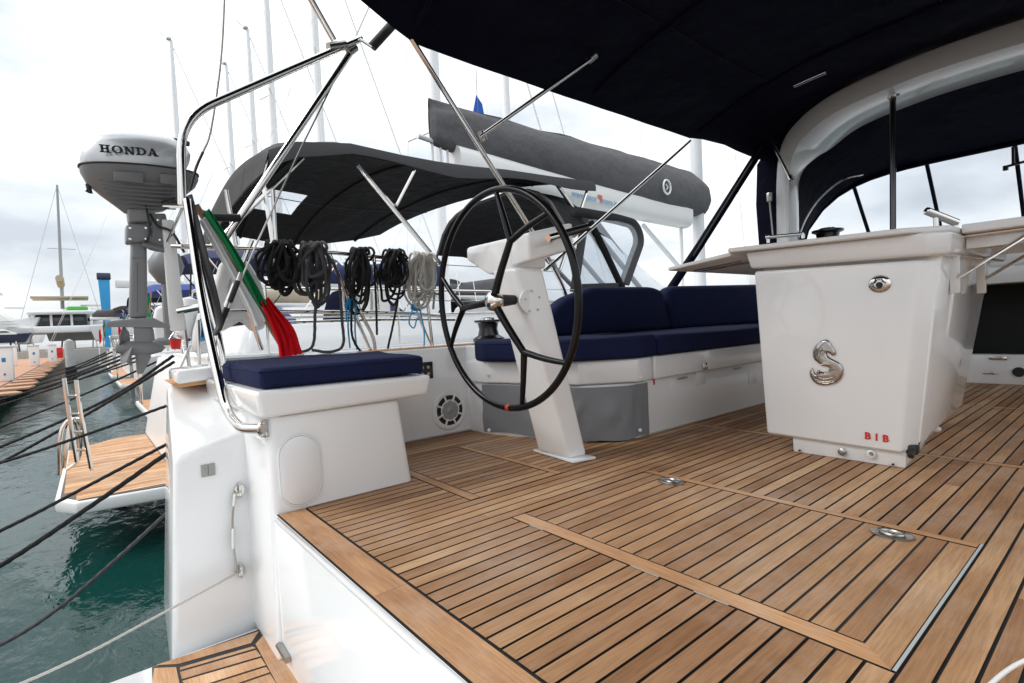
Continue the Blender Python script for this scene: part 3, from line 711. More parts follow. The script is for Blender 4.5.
# oval lock
c = at(879.5, 284, 'y', 2.300)
bm = BM(); lathe(bm, [(.0, .003), (.016, .003), (.019, .008), (.029, .006), (.034, 0)], c, (0, -1, 0), 32)
for v in bm.verts: v.co.x = c.x+(v.co.x-c.x)*1.08; v.co.z = c.z+(v.co.z-c.z)*.95
lk = new('push_lock', bm, STEEL, tb)
bm = BM(); lathe(bm, [(.0, .010), (.008, .0105), (.011, .006)], c+V((0, 0, -.004)), (0, -1, 0), 20); tube(bm, [c+V((-.024, -.009, .001)), c+V((-.012, -.01, .008)), c+V((-.010, -.01, .022)), c+V((.010, -.01, .022)), c+V((.012, -.01, .008)), c+V((.024, -.009, .001))], .0018, 6); new('lock_core', bm, RUBBER, lk)
# lettering
A, B = at(864.5, 438.5, 'y', 2.2995), at(887.5, 441, 'y', 2.2995)
text('lettering', 'B I B', .036, RED, A, (1, 0, -.04), (0, 0, 1), .0012, tb, space=1.12, bold=.0012)
# horse emblem: outline traced at its own size on the door (u right, v up in metres)
S = .001
hp = [(300,105),(325,118),(345,140),(362,170),(385,205),(405,240),(410,268),(395,288),(368,290),(345,268),(318,250),(302,255),(308,285),(340,315),(390,340),(440,365),(475,400),(492,445),(492,500),(470,555),(420,598),(350,622),(270,630),(200,618),(150,580),(122,530),(113,485),(125,450),(146,430),(158,470),(185,510),(200,470),(212,450),(235,470),(280,480),(330,460),(345,430),(300,412),(250,405),(205,370),(170,340),(152,300),(152,250),(165,200),(195,160),(240,125)]
def ep(u, v, y): return at(800+u*60/683, 330+v*60/683, 'y', y)
emb_pts = [ep(u, v, 2.3005) for u, v in hp]
from mathutils.geometry import tessellate_polygon
bm = BM(); fr = [bm.verts.new(p+V((0, -.005, 0))) for p in emb_pts]; bk = [bm.verts.new(p) for p in emb_pts]; n_ = len(fr)
for t in tessellate_polygon([emb_pts]):
    bm.faces.new([fr[i] for i in t]); bm.faces.new([bk[i] for i in t][::-1])
ff = [f for f in bm.faces if all(v in set(fr) for v in f.verts)]
for i in range(n_): bm.faces.new((fr[i], fr[(i+1) % n_], bk[(i+1) % n_], bk[i]))
bmesh.ops.recalc_face_normals(bm, faces=bm.faces)
bmesh.ops.inset_region(bm, faces=ff, thickness=.0045, depth=.0035)
bmesh.ops.inset_region(bm, faces=ff, thickness=.0035, depth=.0010)
hm = mat('chrome_emblem', (.42, .385, .36), .08, metal=1., bump=(60, .22, .004))
em = new('emblem', bm, hm, tb, 80)
bm = BM()
for ln in ([(175,300),(195,240),(240,180),(285,140)], [(215,340),(225,270),(255,210)], [(255,370),(330,365),(420,390),(465,440)], [(230,395),(330,385),(400,410)], [(170,560),(260,590),(370,575),(440,520)], [(200,590),(290,610),(390,590)], [(210,540),(280,560),(370,540)], [(150,520),(165,555)], [(345,175),(380,250)]):
    tube(bm, [ep(u, v, 2.2900) for u, v in ln], .0011, 5, n=5)
for i in range(5):
    for j in range(3): tube(bm, [ep(345+i*24, 430+j*28, 2.2900), ep(357+i*24, 442+j*28, 2.2900), ep(369+i*24, 430+j*28, 2.2900)], .0009, 4, n=3)
new('emblem_relief', bm, STEELD, em)
# handle on table
gh = tb
A, B = at(927, 211, 'y', 2.55), at(957, 223, 'y', 2.62)
bm = BM(); tube(bm, roundpath([A, B], .0), .015, 14); lathe(bm, [(.015, 0), (.013, .006), (0, .008)], A, A-B, 14); gbar = new('grab_handle', bm, STEEL, gh)
bm = BM(); q = A.lerp(B, .3); tube(bm, [q, V((q.x, q.y, .87))], .009, 10); q = A.lerp(B, .95); tube(bm, [q, V((q.x, q.y, .87))], .009, 10); new('post', bm, STEEL, gbar)
gh = tb
A, B = at(768, 237, 'y', 2.75), at(803, 234, 'y', 2.75)
bm = BM(); tube(bm, [A, B], .009, 10); tube(bm, [A, A+V((0, 0, -.03))], .008, 8); tube(bm, [B, B+V((0, 0, -.02))], .008, 8); lathe(bm, [(.0, -.014), (.012, -.008), (.014, 0), (.012, .008), (0, .014)], A, (1, 0, 0), 12); new('grab_handle', bm, STEEL, gh)
winch(at(828, 246, 'y', 5.6)+V((0, 0, -.06)), 'black domed winch far behind the table top', 1.8)

# ------------------------------------------------------------------ companionway bulkhead
cb = thing('cabin_bulkhead', 'grey-white bulkhead with dark companionway opening behind the table', 'bulkhead', (-.8, 5.3, 0))
YB = 5.2
bm = BM(); box(bm, -1.65, 1.1, YB, YB+.12, -.02, .215, .01); new('threshold', bm, GEL2, cb)
bm = BM(); box(bm, -1.65, -1.05, YB+.01, YB+.12, .2, 1.02, .01); box(bm, .45, 1.1, YB+.01, YB+.12, .2, 1.02, .01); new('side_panel', bm, GEL2, cb)
bm = BM(); box(bm, -1.06, .46, YB+.6, YB+.7, -.4, 1.2); box(bm, -1.06, .46, YB+.12, YB+.7, -.4, -.38); new('interior', bm, DARKIN, cb, 0)
bm = BM(); box(bm, -2.6, 1.1, YB+.03, YB+2.6, .86, 1.02, .03, 3); new('coachroof', bm, GEL2, cb, 50)
bm = BM(); box(bm, -1.02, .42, YB-.01, YB+.9, .735, .86, .01, 3); new('hatch_garage', bm, GEL2, cb, 50)
bm = BM(); c = at(998, 358, 'y', YB); box(bm, c.x-.05, c.x+.05, YB-.012, YB-.001, c.z-.012, c.z+.012, .003); c = at(990, 373, 'y', YB); box(bm, c.x-.04, c.x+.04, YB-.01, YB-.001, c.z-.006, c.z+.006, .002); new('catch', bm, STEEL, cb)
bm = BM(); c = at(1019, 372, 'y', YB); lathe(bm, [(.035, 0), (.035, .012), (0, .014)], c, (0, -1, 0), 18); new('socket', bm, RUBBER, cb)

# ------------------------------------------------------------------ white arch
ar = thing('cockpit_arch', 'tall white moulded arch spanning the cockpit over the table', 'arch', (-.8, 4.9, .5))
half = [(-2.15, .50), (-2.14, 1.3), (-2.13, 1.75), (-2.09, 2.02), (-1.98, 2.19), (-1.70, 2.345), (-1.25, 2.42), (-.8, 2.44)]
outer = [V((x, 0, z)) for x, z in half]; outer += [V((-1.6-x, 0, z)) for x, z in half[-2::-1]]
outer = catmull(outer, 5)
def arch_mesh():
    bm = BM(); rows = []
    N = len(outer); cen = V((-.8, 0, 1.2))
    for i, p in enumerate(outer):
        t = (outer[min(i+1, N-1)]-outer[max(i-1, 0)]).normalized(); n_ = V((t.z, 0, -t.x))
        if n_.dot(cen-p) < 0: n_ = -n_
        k = min(1, max(0, (p.z-1.75)/.5)); k = k*k*(3-2*k); th = .15+.05*k; D_ = 5.04+.40*k
        prof = [(0, 4.84), (.0, D_-.04), (.03, D_), (th*.75, D_), (th*.8, D_-.03), (th*.98, 4.90), (th*.86, 4.80), (.03, 4.80)]
        rows.append([V((p.x+n_.x*d, y, p.z+n_.z*d)) for d, y in prof])
    vs = [[bm.verts.new(q) for q in r] for r in rows]
    for A, B in zip(vs, vs[1:]):
        for k in range(8): bm.faces.new((A[k], A[(k+1) % 8], B[(k+1) % 8], B[k]))
    bm.faces.new(vs[0][::-1]); bm.faces.new(vs[-1]); return bm
new('arch_beam', arch_mesh(), GEL2, ar, 60)
A = at(893, 97, 'y', 4.95); B = at(893, 250, 'y', 4.95); bm = BM(); tube(bm, [A+V((0, 0, .06)), B], .021, 12); new('grab_pole', bm, mat('dark_steel', (.10, .10, .11), .2, metal=1.), ar)
bm = BM(); lathe(bm, [(.045, 0), (.045, -.01), (.03, -.03), (.0, -.03)], A+V((0, 0, .02)), (0, 0, 1), 16); new('pole_socket', bm, STEEL, ar)
bm = BM(); A, B = at(762, 123, 'y', 4.72), at(790, 178, 'y', 4.72); tube(bm, [A, B], .014, 10); lathe(bm, [(.022, -.02), (.022, .02), (0, .02)], B, A-B, 10); new('stay_tube', bm, STEEL, ar)
bm = BM(); A, B = at(769, 196, 'y', 4.76), at(773, 236, 'y', 4.76); tube(bm, [A, A.lerp(B, .3), B], .008, 8); box(bm, A.x-.02, A.x+.02, 4.75, 4.79, A.z-.05, A.z+.03, .006); new('cleat', bm, STEELD, ar)

# ------------------------------------------------------------------ dodger (spray hood)
dg = thing('spray_hood', 'navy spray hood with clear windscreen beyond the white arch', 'spray hood', (-.8, 5.9, 1.0))
def hood_row(y, sc_x, zt, zb, bowl=1.):
    pts = []
    for i in range(25):
        t = -1+2*i/24
        x = -.8+t*sc_x
        z = zb+(zt-zb)*(1-abs(t)**(5+4*max(0, 5.8-y)))**.62
        pts.append(V((x, y, z)))
    return pts
rows = [hood_row(5.03, 1.42, 2.40, .45), hood_row(5.5, 1.57, 2.42, .55), hood_row(6.0, 1.74, 2.28, .7), hood_row(6.4, 1.86, 2.12, .85), hood_row(6.6, 1.92, 2.02, 1.0)]
# canvas down to the window line
def trim_rows():
    bm = BM(); fine = []
    for A, B in zip(rows, rows[1:]):
        for k in range(3): fine.append([a.lerp(b, k/3)+V((0, 0, .01*noise.noise(a*3+V((k, 0, 0))))) for a, b in zip(A, B)])
    fine.append(rows[-1]); return fine
new('hood_canvas', loft(BM(), trim_rows(), .006), BIM, dg, 60)
# windscreen: from the hood's front bow down and forward to the coachroof
top = hood_row(6.6, 1.92, 2.02, 1.0)
bot = [V((-.8+(p.x+.8)*.98, 7.35, 1.03)) for p in top]
win = [[a.lerp(b, k/6) for a, b in zip(top, bot)] for k in range(7)]
new('windscreen', loft(BM(), win), VINYLC, dg, 60)
for i in (0, 4, 8, 12, 16, 20, 24): new('window_seam', tube(BM(), [top[i], bot[i]], .022, 8, flat=.5), BIM, dg)
bm = BM(); tube(bm, [p+V((0, -.02, .0)) for p in top], .028, 8); new('front_bow', bm, BIM, dg)
A = [at(797, 240, 'y', 5.7), at(806, 218, 'y', 5.8), at(820, 198, 'y', 5.9), at(842, 180, 'y', 6.0), at(863, 174, 'y', 6.1)]
bm = BM(); tube(bm, A, .012, 8, n=5); new('hood_bow', bm, STEEL, dg)
bm = BM(); prism(bm, [at(772, 140, 'y', 4.82), at(757, 165, 'y', 4.82), at(756, 205, 'y', 4.82), at(760, 260, 'y', 4.82), at(780, 260, 'y', 4.82), at(780, 140, 'y', 4.82)], (0, .02, 0)); new('side_curtain', bm, BIM, dg, 30)
bm = BM(); A = at(1013, 147, 'y', 6.4); tube(bm, [A, A+V((0, 0, -.16))], .012, 8); tube(bm, [A+V((-.06, 0, -.16)), A+V((.12, 0, -.14))], .012, 8); lathe(bm, [(.02, -.02), (.02, .02), (0, .02)], A+V((-.05, 0, -.17)), (0, 0, 1), 8); new('window_latch', bm, BLACK, dg)

# ------------------------------------------------------------------ bimini
bi = thing('bimini_top', 'large dark navy canvas awning stretched over the whole cockpit', 'awning', (-.8, 2.5, 2.1))
edge = [(-.9, 3.05), (.2, 2.66), (.9, 2.36), (1.17, 2.243), (1.43, 2.135), (1.60, 2.118), (2.0, 2.112), (2.6, 2.11), (3.2, 2.11), (4.09, 2.11)]
edge = [V((-2.5, y, z)) for y, z in edge]
edge = catmull(edge, 3)
rows = []
for i, p in enumerate(edge):
    row = []
    t_ = max(0, min(1, (p.y-1.456)/2.6))
    for k in range(41):
        s = -1+2*k/40
        crown = .30*(1-abs(s)**2.6)
        z = p.z+crown
        if p.y < 1.456: z = p.z+crown*max(.0, .75+.25*(p.y+.9)/2.35)
        z += -.026*abs(math.sin(math.pi*max(0, p.y-1.456)/1.32))*(1-s*s) + .006*noise.noise(V((s*6, p.y*3, 0)))
        row.append(V((-.8+s*1.70, p.y, z)))
    rows.append(row)
new('canopy', loft(BM(), rows, .005), BIM, bi, 60)
# forward panel to the arch
front = rows[-1]; back = []
for k, p in enumerate(front):
    s = -1+2*k/40; x = -.8+s*1.46
    # height of the arch's outer line at this x
    zz = 2.44-.0
    best = min(outer, key=lambda q: abs(q.x-x) + (0 if q.z > 1.9 else 5)); zz = best.z
    back.append(V((x, 4.90, max(zz+.012, 2.2 if abs(s) > .96 else 0))))
pan = [[a.lerp(b, j/6)+V((0, 0, -.03*math.sin(math.pi*j/6))) for a, b in zip(front, back)] for j in range(7)]
new('front_panel', loft(BM(), pan, .005), BIM, bi, 60)
# seams / bow sleeves under the canopy
for y_ in (1.456, 2.78, 4.05):
    row = min(rows, key=lambda r: abs(r[0].y-y_)); bm = BM(); tube(bm, [q+V((0, 0, -.012)) for q in row[1:-1]], .016, 8); new('bow_sleeve', bm, BIM, bi)
for k_ in (8, 20, 32): new('seam', tube(BM(), [r[k_]+V((0, 0, -.008)) for r in rows], .0045, 5), BLKCAN, bi)
PIV = at(568, 303, 'x', -2.5); JOIN = at(553, 264, 'x', -2.5)
def steel(name, pts, r, n=1, seg=10, m=STEEL, parent=bi): return new(name, tube(BM(), pts, r, seg, n), m, parent)
steel('bow_leg', roundpath([at(411, 38, 'x', -2.5), JOIN+V((0, -.03, .03)), PIV+V((0, 0, .05)), PIV+V((0, 0, -.2))], .12), .0145)
steel('bow_leg', [at(690, 141, 'x', -2.5), at(545, 270, 'x', -2.48)], .0125)
steel('brace', [at(480, 137, 'x', -2.48), at(594, 57, 'x', -2.15)], .0125)
steel('brace', [at(794, 86, 'y', 4.0), at(826, 72, 'y', 4.0)], .013)
bm = BM()
for q, d in ((at(482, 136, 'x', -2.49), V((0, .6, -1))), (JOIN, V((0, .5, -1))), (at(592, 58, 'x', -2.16), V((1, 1, 1)))): tube(bm, [q-d.normalized()*.03, q+d.normalized()*.03], .021, 10)
new('joint', bm, STEELD, bi)
# covered diagonal strut
steel('strut_sleeve', [at(766, 141, 'y', 4.7), at(700, 245, 'x', -2.44), at(640, 335, 'x', -2.44)], .034, m=BIM)
steel('zip_line', [at(762, 146, 'y', 4.62), at(692, 258, 'x', -2.42)], .006, m=BLACK)
# side tube assembly rising aft
XA = -2.62
aj = thing('stainless_arch', 'bent stainless tube rising from the transom to the awning corner', 'tube arch', (-1.88, .44, .29))
pts = [V((-1.868, .452, .292)), V((-1.95, .40, .29)), at(226, 412, 'x', -2.18), at(212, 350, 'x', -2.3), at(200, 290, 'x', -2.45), at(187, 200, 'x', -2.6)]
new('lower_tube', tube(BM(), roundpath(pts, .11, 8), .0165, 12), STEEL, aj)
bm = BM(); lathe(bm, [(.030, 0), (.030, .006), (.018, .010), (.018, .02)], (-1.866, .456, .292), (-1, -.6, 0), 18); new('foot_flange', bm, STEEL, aj)
pts = [at(182, 205, 'x', -2.64), at(180, 118, 'x', -2.64), at(349, 44, 'x', -2.62), at(361, 38, 'x', -2.62)]
new('upper_tube', tube(BM(), roundpath(pts, .16, 10), .0175, 12), STEEL, aj)
pts = [at(300, -20, 'x', -2.55), at(334, 40, 'x', -2.62)]
new('cross_tube', tube(BM(), pts, .017, 12), STEEL, aj)
pts = [at(352, 50, 'x', -2.63), at(258, 190, 'x', -2.7), at(224, 240, 'x', -2.74)]
new('side_stay', tube(BM(), pts, .0165, 12, n=3), STEEL, aj)
bm = BM(); q = at(336, 46, 'x', -2.62); tube(bm, [q+V((0, -.04, -.02)), q+V((0, .05, .02))], .024, 10); q = at(352, 50, 'x', -2.63); tube(bm, [q+V((0, -.02, -.02)), q+V((0, .02, .02))], .02, 10); new('clamp', bm, STEELD, aj)
new('padded_end', tube(BM(), [at(372, 47, 'x', -2.58), at(404, 12, 'x', -2.5)], .024, 10), RUBBER, aj)
new('link', tube(BM(), [at(360, 39, 'x', -2.6), at(372, 47, 'x', -2.58)], .008, 8), STEEL, aj)
new('webbing_strap', tube(BM(), [at(189, 196, 'x', -2.62), at(203, 250, 'x', -2.5), at(219, 318, 'x', -2.42), at(214, 335, 'x', -2.4)], .017, 8, n=4, flat=.35), RUBBER, aj)
new('inner_tube', tube(BM(), [at(186, 205, 'x', -2.66), at(207, 290, 'x', -2.52), at(222, 352, 'x', -2.42), at(226, 410, 'x', -2.4)], .011, 10, n=4), STEEL, aj)

# ------------------------------------------------------------------ pushpit rails
pp = thing('stern_rail', 'stainless pushpit and lifelines along the port quarter', 'railing', (-2.8, 1.0, .49))
XP = -2.80
def prail(pys, r): return [at(a, b, 'x', XP) for a, b in pys]
new('rail', tube(BM(), roundpath([at(181, 246, 'x', XP), at(330, 252, 'x', XP), at(392, 258, 'x', XP)], .1), .0125, 10), STEEL, pp)
new('rail', tube(BM(), [at(213, 311, 'x', XP), at(395, 313, 'x', XP), at(440, 316, 'x', XP)], .011, 10, n=3), STEEL, pp)
new('rail', tube(BM(), [at(270, 323, 'x', XP), at(380, 320, 'x', XP), at(455, 320, 'x', XP)], .008, 8, n=3), STEEL, pp)
new('wire', tube(BM(), [at(345, 259, 'x', XP), at(415, 263, 'x', XP), at(560, 272, 'x', XP)], .003, 6), STEELD, pp)
new('wire', tube(BM(), [at(420, 300, 'x', XP), at(520, 303, 'x', XP), at(620, 300, 'x', XP)], .003, 6), STEELD, pp)
for (a, b, c_, d_) in ((232, 264, 262, 350), (330, 255, 374, 360), (374, 258, 378, 310), (236, 245, 226, 190), (276, 262, 273, 190), (427, 300, 433, 350)):
    new('stanchion', tube(BM(), [at(a, b, 'x', XP), at(c_, d_, 'x', XP)], .0105, 10), STEEL, pp)
new('stanchion', tube(BM(), roundpath([at(345, 262, 'x', XP), at(357, 306, 'x', XP), at(375, 340, 'x', XP), at(375, 368, 'x', XP)], .06), .011, 10), STEEL, pp)
new('stanchion', tube(BM(), [at(413, 302, 'x', XP), at(433, 352, 'x', XP)], .010, 10), STEEL, pp)
new('brace_tube', tube(BM(), [at(252, 240, 'x', XP), at(220, 320, 'x', XP), at(205, 390, 'x', XP)], .011, 10), STEEL, pp)
bm = BM(); tube(bm, [at(205, 217, 'x', -2.7), at(240, 218, 'x', -2.7)], .018, 10); tube(bm, [at(195, 210, 'x', -2.7), at(210, 216, 'x', -2.7)], .015, 10)
new('handle_grip', bm, RUBBER, pp)
# turnbuckle wire (backstay)
bs = thing('backstay', 'steel wire with black turnbuckle crossing the rolled flag', 'wire', at(217, 335, 'x', -2.5))
new('wire', tube(BM(), [at(217, 335, 'x', -2.5), at(256, 245, 'x', -2.55), at(300, 150, 'x', -2.6), at(352, 45, 'x', -2.7), at(390, -40, 'x', -2.75)], .0045, 6), STEELD, bs)
new('turnbuckle', tube(BM(), [at(218, 330, 'x', -2.5), at(227, 308, 'x', -2.505)], .013, 8), RUBBER, bs)
new('turnbuckle', tube(BM(), [at(230, 302, 'x', -2.505), at(238, 281, 'x', -2.51)], .011, 8), RUBBER, bs)
new('wire_socket', tube(BM(), [at(238, 281, 'x', -2.51), at(241, 273, 'x', -2.515)], .009, 8), STEEL, bs)
hl = tag(new('topping_line', tube(BM(), [at(225, -10, 'x', -2.7), at(221, 60, 'x', -2.7), at(211, 130, 'x', -2.7), at(203, 152, 'x', -2.7)], .0045, 6, n=4), ROPEW), 'thin pale cord hanging from above to the bent tube corner', 'rope')
new('dark_end', tube(BM(), [at(203, 152, 'x', -2.7), at(196, 168, 'x', -2.7), at(190, 190, 'x', -2.7)], .006, 6, n=3), RUBBER, hl)

# ------------------------------------------------------------------ coils of rope
def coil(label, px0, px1, py0, py1, n, r, m, x=-2.78, tails=(), seed=1, name='rope_coil'):
    rnd = random.Random(seed); bm = BM()
    for i in range(n):
        cx = rnd.uniform(px0*.7+px1*.3, px0*.3+px1*.7); w_ = (px1-px0)*rnd.uniform(.30, .80); h_ = (py1-py0)*rnd.uniform(.5, 1.0)
        xx = x+.02+rnd.uniform(-.05, .07); pts = []
        lean = rnd.uniform(-.25, .25)*w_; wob = rnd.uniform(0, 6); wa = rnd.uniform(.3, 2.2)
        for k in range(22):
            t = 2*math.pi*k/22; yy = (1-math.cos(t))/2
            ww = w_*(.45+.55*yy**.8)
            pts.append(at(cx+math.sin(t)*ww*.5+lean*yy+wa*math.sin(t*3+wob), py0+yy*h_+wa*math.cos(t*2+wob), 'x', xx+.03*math.sin(t*2+wob)))
        fine = []
        for k in range(22):
            fine += [pts[k], pts[k].lerp(pts[(k+1) % 22], .5)]
        tube(bm, fine, r*rnd.uniform(.9, 1.1), 7, closed=True)
    for i in range(max(3, n//3)):      # turns round the rail
        cx = px0+(px1-px0)*(i+.5)/max(3, n//3)*.8+(px1-px0)*.1
        c = at(cx, py0+5, 'x', x+.0)
        tube(bm, [c+V((.045*math.cos(t), .012*math.sin(t*.5+i), .035*math.sin(t))) for t in [2*math.pi*k/14 for k in range(14)]], r, 7, closed=True)
    for tl in tails:
        rope(bm, [at(a, b, 'x', x+.05) for a, b in tl], r, n=5)
    return tag(new(name, bm, m), label, 'rope coil', 'rope coils hung on the stern rail')
coil('bushy black rope coil hanging nearest the rolled flag', 258, 300, 243, 298, 15, .0080, ROPEB, seed=2)
coil('charcoal rope bundle draped over the rail with a long loop down to the cushion', 294, 331, 244, 308, 12, .0088, ROPEG, seed=5, tails=([(305, 250), (316, 285), (315, 315), (313, 345), (300, 352), (285, 350)], [(328, 255), (338, 275), (342, 320), (343, 345), (330, 352), (312, 350)]))
coil('narrow black rope coil hanging with open loops above a blue cord', 345, 377, 249, 314, 13, .0072, ROPEB, seed=8, tails=([(374, 262), (376, 300), (377, 335)], [(352, 300), (352, 335), (362, 352), (372, 350)]))
coil('square black rope coil just left of the grey-white rope', 379, 408, 251, 308, 15, .0072, ROPEB, seed=11, tails=([(398, 300), (392, 330), (388, 350), (394, 354)],))
coil('grey-white rope coil beside the steering wheel rim', 405, 439, 254, 310, 16, .0072, ROPEW, seed=14)
def cord(label, pxs, seed):
    rnd = random.Random(seed); bm = BM(); a, b = pxs[0]
    for i in range(5): tube(bm, [at(a+rnd.uniform(-6, 6), b+rnd.uniform(-4, 4), 'x', XP+.05) for _ in range(5)], .006, 6, n=4)
    for l in pxs[1:]: tube(bm, [at(p, q, 'x', XP+.05) for p, q in l], .0045, 6, n=4)
    return tag(new('blue_rope', bm, ROPEBL), label, 'rope', 'bright blue cords knotted on the stern rail')
cord('blue cord knotted under the narrow black coil, two strands hanging', [(351, 303), [(350, 305), (348, 325), (350, 348)], [(356, 305), (355, 330), (357, 350)], [(347, 302), (346, 322)]], 3)
cord('blue cord with open loop tied below the grey-white coil', [(417, 307), [(413, 308), (409, 322), (414, 328), (417, 318)], [(420, 310), (424, 330), (424, 350)]], 6)

# ------------------------------------------------------------------ lifebuoy and flag
lb = thing('lifebuoy', 'white horseshoe lifebuoy in its cover behind the flag pole', 'lifebuoy', at(238, 300, 'x', -2.95))
prof = [(222, 262), (236, 254), (250, 262), (262, 282), (268, 305), (266, 328), (255, 332), (243, 320), (236, 324), (222, 332), (214, 322), (214, 292)]
bm = BM(); prism(bm, [at(a, b, 'x', -2.95) for a, b in prof], (-.09, 0, 0), .03, 4); new('float', bm, WHITE, lb, 60)
bm = BM(); tube(bm, [at(a, b, 'x', -2.94) for a, b in ((228, 318), (228, 285), (236, 275), (244, 285), (246, 312))], .005, 6, n=4); new('float_piping', bm, mat('pale_grey', (.6, .6, .62), .6), lb)
fl = thing('flagpole', 'varnished wooden flagpole leaning out with a rolled green white red flag', 'flagpole', at(285, 352, 'x', -2.75))
A, B = at(196, 205, 'x', -2.68), at(288, 356, 'x', -2.66)
new('pole', tube(BM(), [A, B], .0135, 10), WOODP, fl)
def flagstrip(name, m, p, q, wpx0, wpx1, x0, off_):
    bm = BM(); rows = []
    for i in range(17):
        t = i/16; a = p[0]+(q[0]-p[0])*t; b = p[1]+(q[1]-p[1])*t; w_ = wpx0+(wpx1-wpx0)*t
        row = []
        for k in range(6):
            s = k/5; row.append(at(a+w_*s, b+off_-w_*s*.35, 'x', x0-.012*math.sin(s*5+t*9)))
        rows.append(row)
    return new(name, loft(bm, rows, .002), m, fl, 60)
def furled(name, m, cl, w0, w1, x0, folds, amp, seed):
    """cloth hanging in lengthwise folds along a centre line given at its real distance"""
    rnd = random.Random(seed); bm = BM(); rows = []; P = catmull([V((a, b, 0)) for a, b in cl], 8); N = len(P); K = 28
    for i, p in enumerate(P):
        t = i/(N-1); w_ = w0+(w1-w0)*t; d = (P[min(i+1, N-1)]-P[max(i-1, 0)]).normalized(); n_ = V((-d.y, d.x, 0)); row = []
        for k in range(K):
            u = k/(K-1)-.5
            dd = math.sin(u*folds*2*math.pi+t*2.2+seed)*amp*(1+.5*math.sin(t*7+k*.3))
            q = p-n_*u*w_*(1+.08*math.sin(t*9+seed))
            row.append(at(q.x, q.y+.5*math.sin(k*1.1+t*6), 'x', x0+dd))
        rows.append(row)
    return new(name, loft(bm, rows, .0015), m, fl, 70)
furled('white_band', FLAGW, [(202, 219), (224, 257), (250, 304), (260, 324)], 7, 13, -2.640, 1.6, .010, 1)
furled('green_band', FLAGG, [(206, 211), (232, 250), (250, 282), (263, 306)], 7, 9, -2.630, 1.3, .012, 2)
furled('red_band', FLAGR, [(264, 300), (276, 318), (286, 336), (291, 356)], 10, 25, -2.625, 3.6, .012, 3)

# ------------------------------------------------------------------ outboard motor
XO = -3.02
def op(px, py, x=XO): return at(px, py, 'x', x)
ob = thing('outboard_motor', 'silver and grey outboard motor clamped high on the stern rail', 'outboard motor', op(135, 330))
def obody(bm, sect, dx, bev=0):
    """closed outline in the fore-aft plane given real width across"""
    pts = [op(a, b, XO+dx) for a, b in sect]; prism(bm, pts, (-2*dx, 0, 0), bev, 4)
# cowl: stacked rounded sections, wide in the middle
def cowl(secs, m, name, tilt=0, parent=ob):
    rows = []
    for (pl_, pr_, py, hw, tl) in secs:
        ya, yb = op(pl_, py+tl*-1).y, op(pr_, py+tl).y
        za, zb = op(pl_, py-tl).z, op(pr_, py+tl).z
        row = []
        for k in range(32):
            t = 2*math.pi*k/32; c, s = math.cos(t), math.sin(t)
            cc = math.copysign(abs(c)**.8, c); ss = math.copysign(abs(s)**.75, s)
            y = (ya+yb)/2+cc*(yb-ya)/2; z = (za+zb)/2+cc*(zb-za)/2
            row.append(V((XO+ss*hw*(1-.25*max(0, -cc)), y, z)))
        rows.append(row)
    bm = BM(); loft(bm, rows, 0, True)
    bm.faces.new([bm.verts[i] for i in range(0)] or [v for v in list(bm.verts)[:32]]); bm.faces.new(list(bm.verts)[-32:])
    return new(name, bm, m, parent, 45)
def cowl2(secs, m, name):
    bm = BM(); rows = []
    for (pl_, pr_, pyl, pyr, hw) in secs:
        a, b = op(pl_, pyl), op(pr_, pyr); row = []
        for k in range(36):
            t = 2*math.pi*k/36; c, s = math.cos(t), math.sin(t)
            cc = math.copysign(abs(c)**.75, c); ss = math.copysign(abs(s)**.75, s)
            row.append(V((XO+ss*hw*(1-.2*max(0, -cc)), (a.y+b.y)/2+cc*(b.y-a.y)/2, (a.z+b.z)/2+cc*(b.z-a.z)/2)))
        rows.append([bm.verts.new(q) for q in row])
    for A, B in zip(rows, rows[1:]):
        for k in range(36): bm.faces.new((A[k], A[(k+1) % 36], B[(k+1) % 36], B[k]))
    bm.faces.new(rows[0][::-1]); bm.faces.new(rows[-1])
    return new(name, bm, m, ob, 50)
cowl2([(81, 183, 166, 175, .128), (79, 186, 160, 170, .132), (81, 189, 152, 164, .132), (84, 190, 145, 157, .128), (90, 187, 139, 150, .118), (100, 178, 136, 143, .095), (115, 160, 134.5, 138, .055)], SILVER, 'cowl')
cowl2([(124, 164, 213, 211, .045), (115, 176, 206, 204, .06), (100, 186, 195, 195, .085), (86, 195, 183, 188, .118), (79.5, 198, 172, 182, .134), (79, 197, 166.5, 178, .137)], GREYOB, 'lower_cowl')
bm = BM()
for j in range(7):
    py = 180+j*4; a = 92+j*2.5
    tube(bm, [op(a+6, py, XO+.125-j*.010), op(150, py+4, XO+.128-j*.011), op(176, py+5, XO+.12-j*.010)], .0035, 5, n=2)
new('cooling_rib', bm, GREYOB, ob)
bm = BM(); prism(bm, [op(114, 172, XO+.128), op(144, 173, XO+.128), op(143, 184, XO+.128), op(114, 181, XO+.128)], (.012, 0, 0), .004); prism(bm, [op(160, 174, XO+.128), op(176, 176, XO+.128), op(176, 186, XO+.128), op(160, 184, XO+.128)], (.012, 0, 0), .004); new('latch', bm, GREYOB, ob)
A, B = op(99.5, 152.0, XO+.1325), op(158, 156.5, XO+.1325)
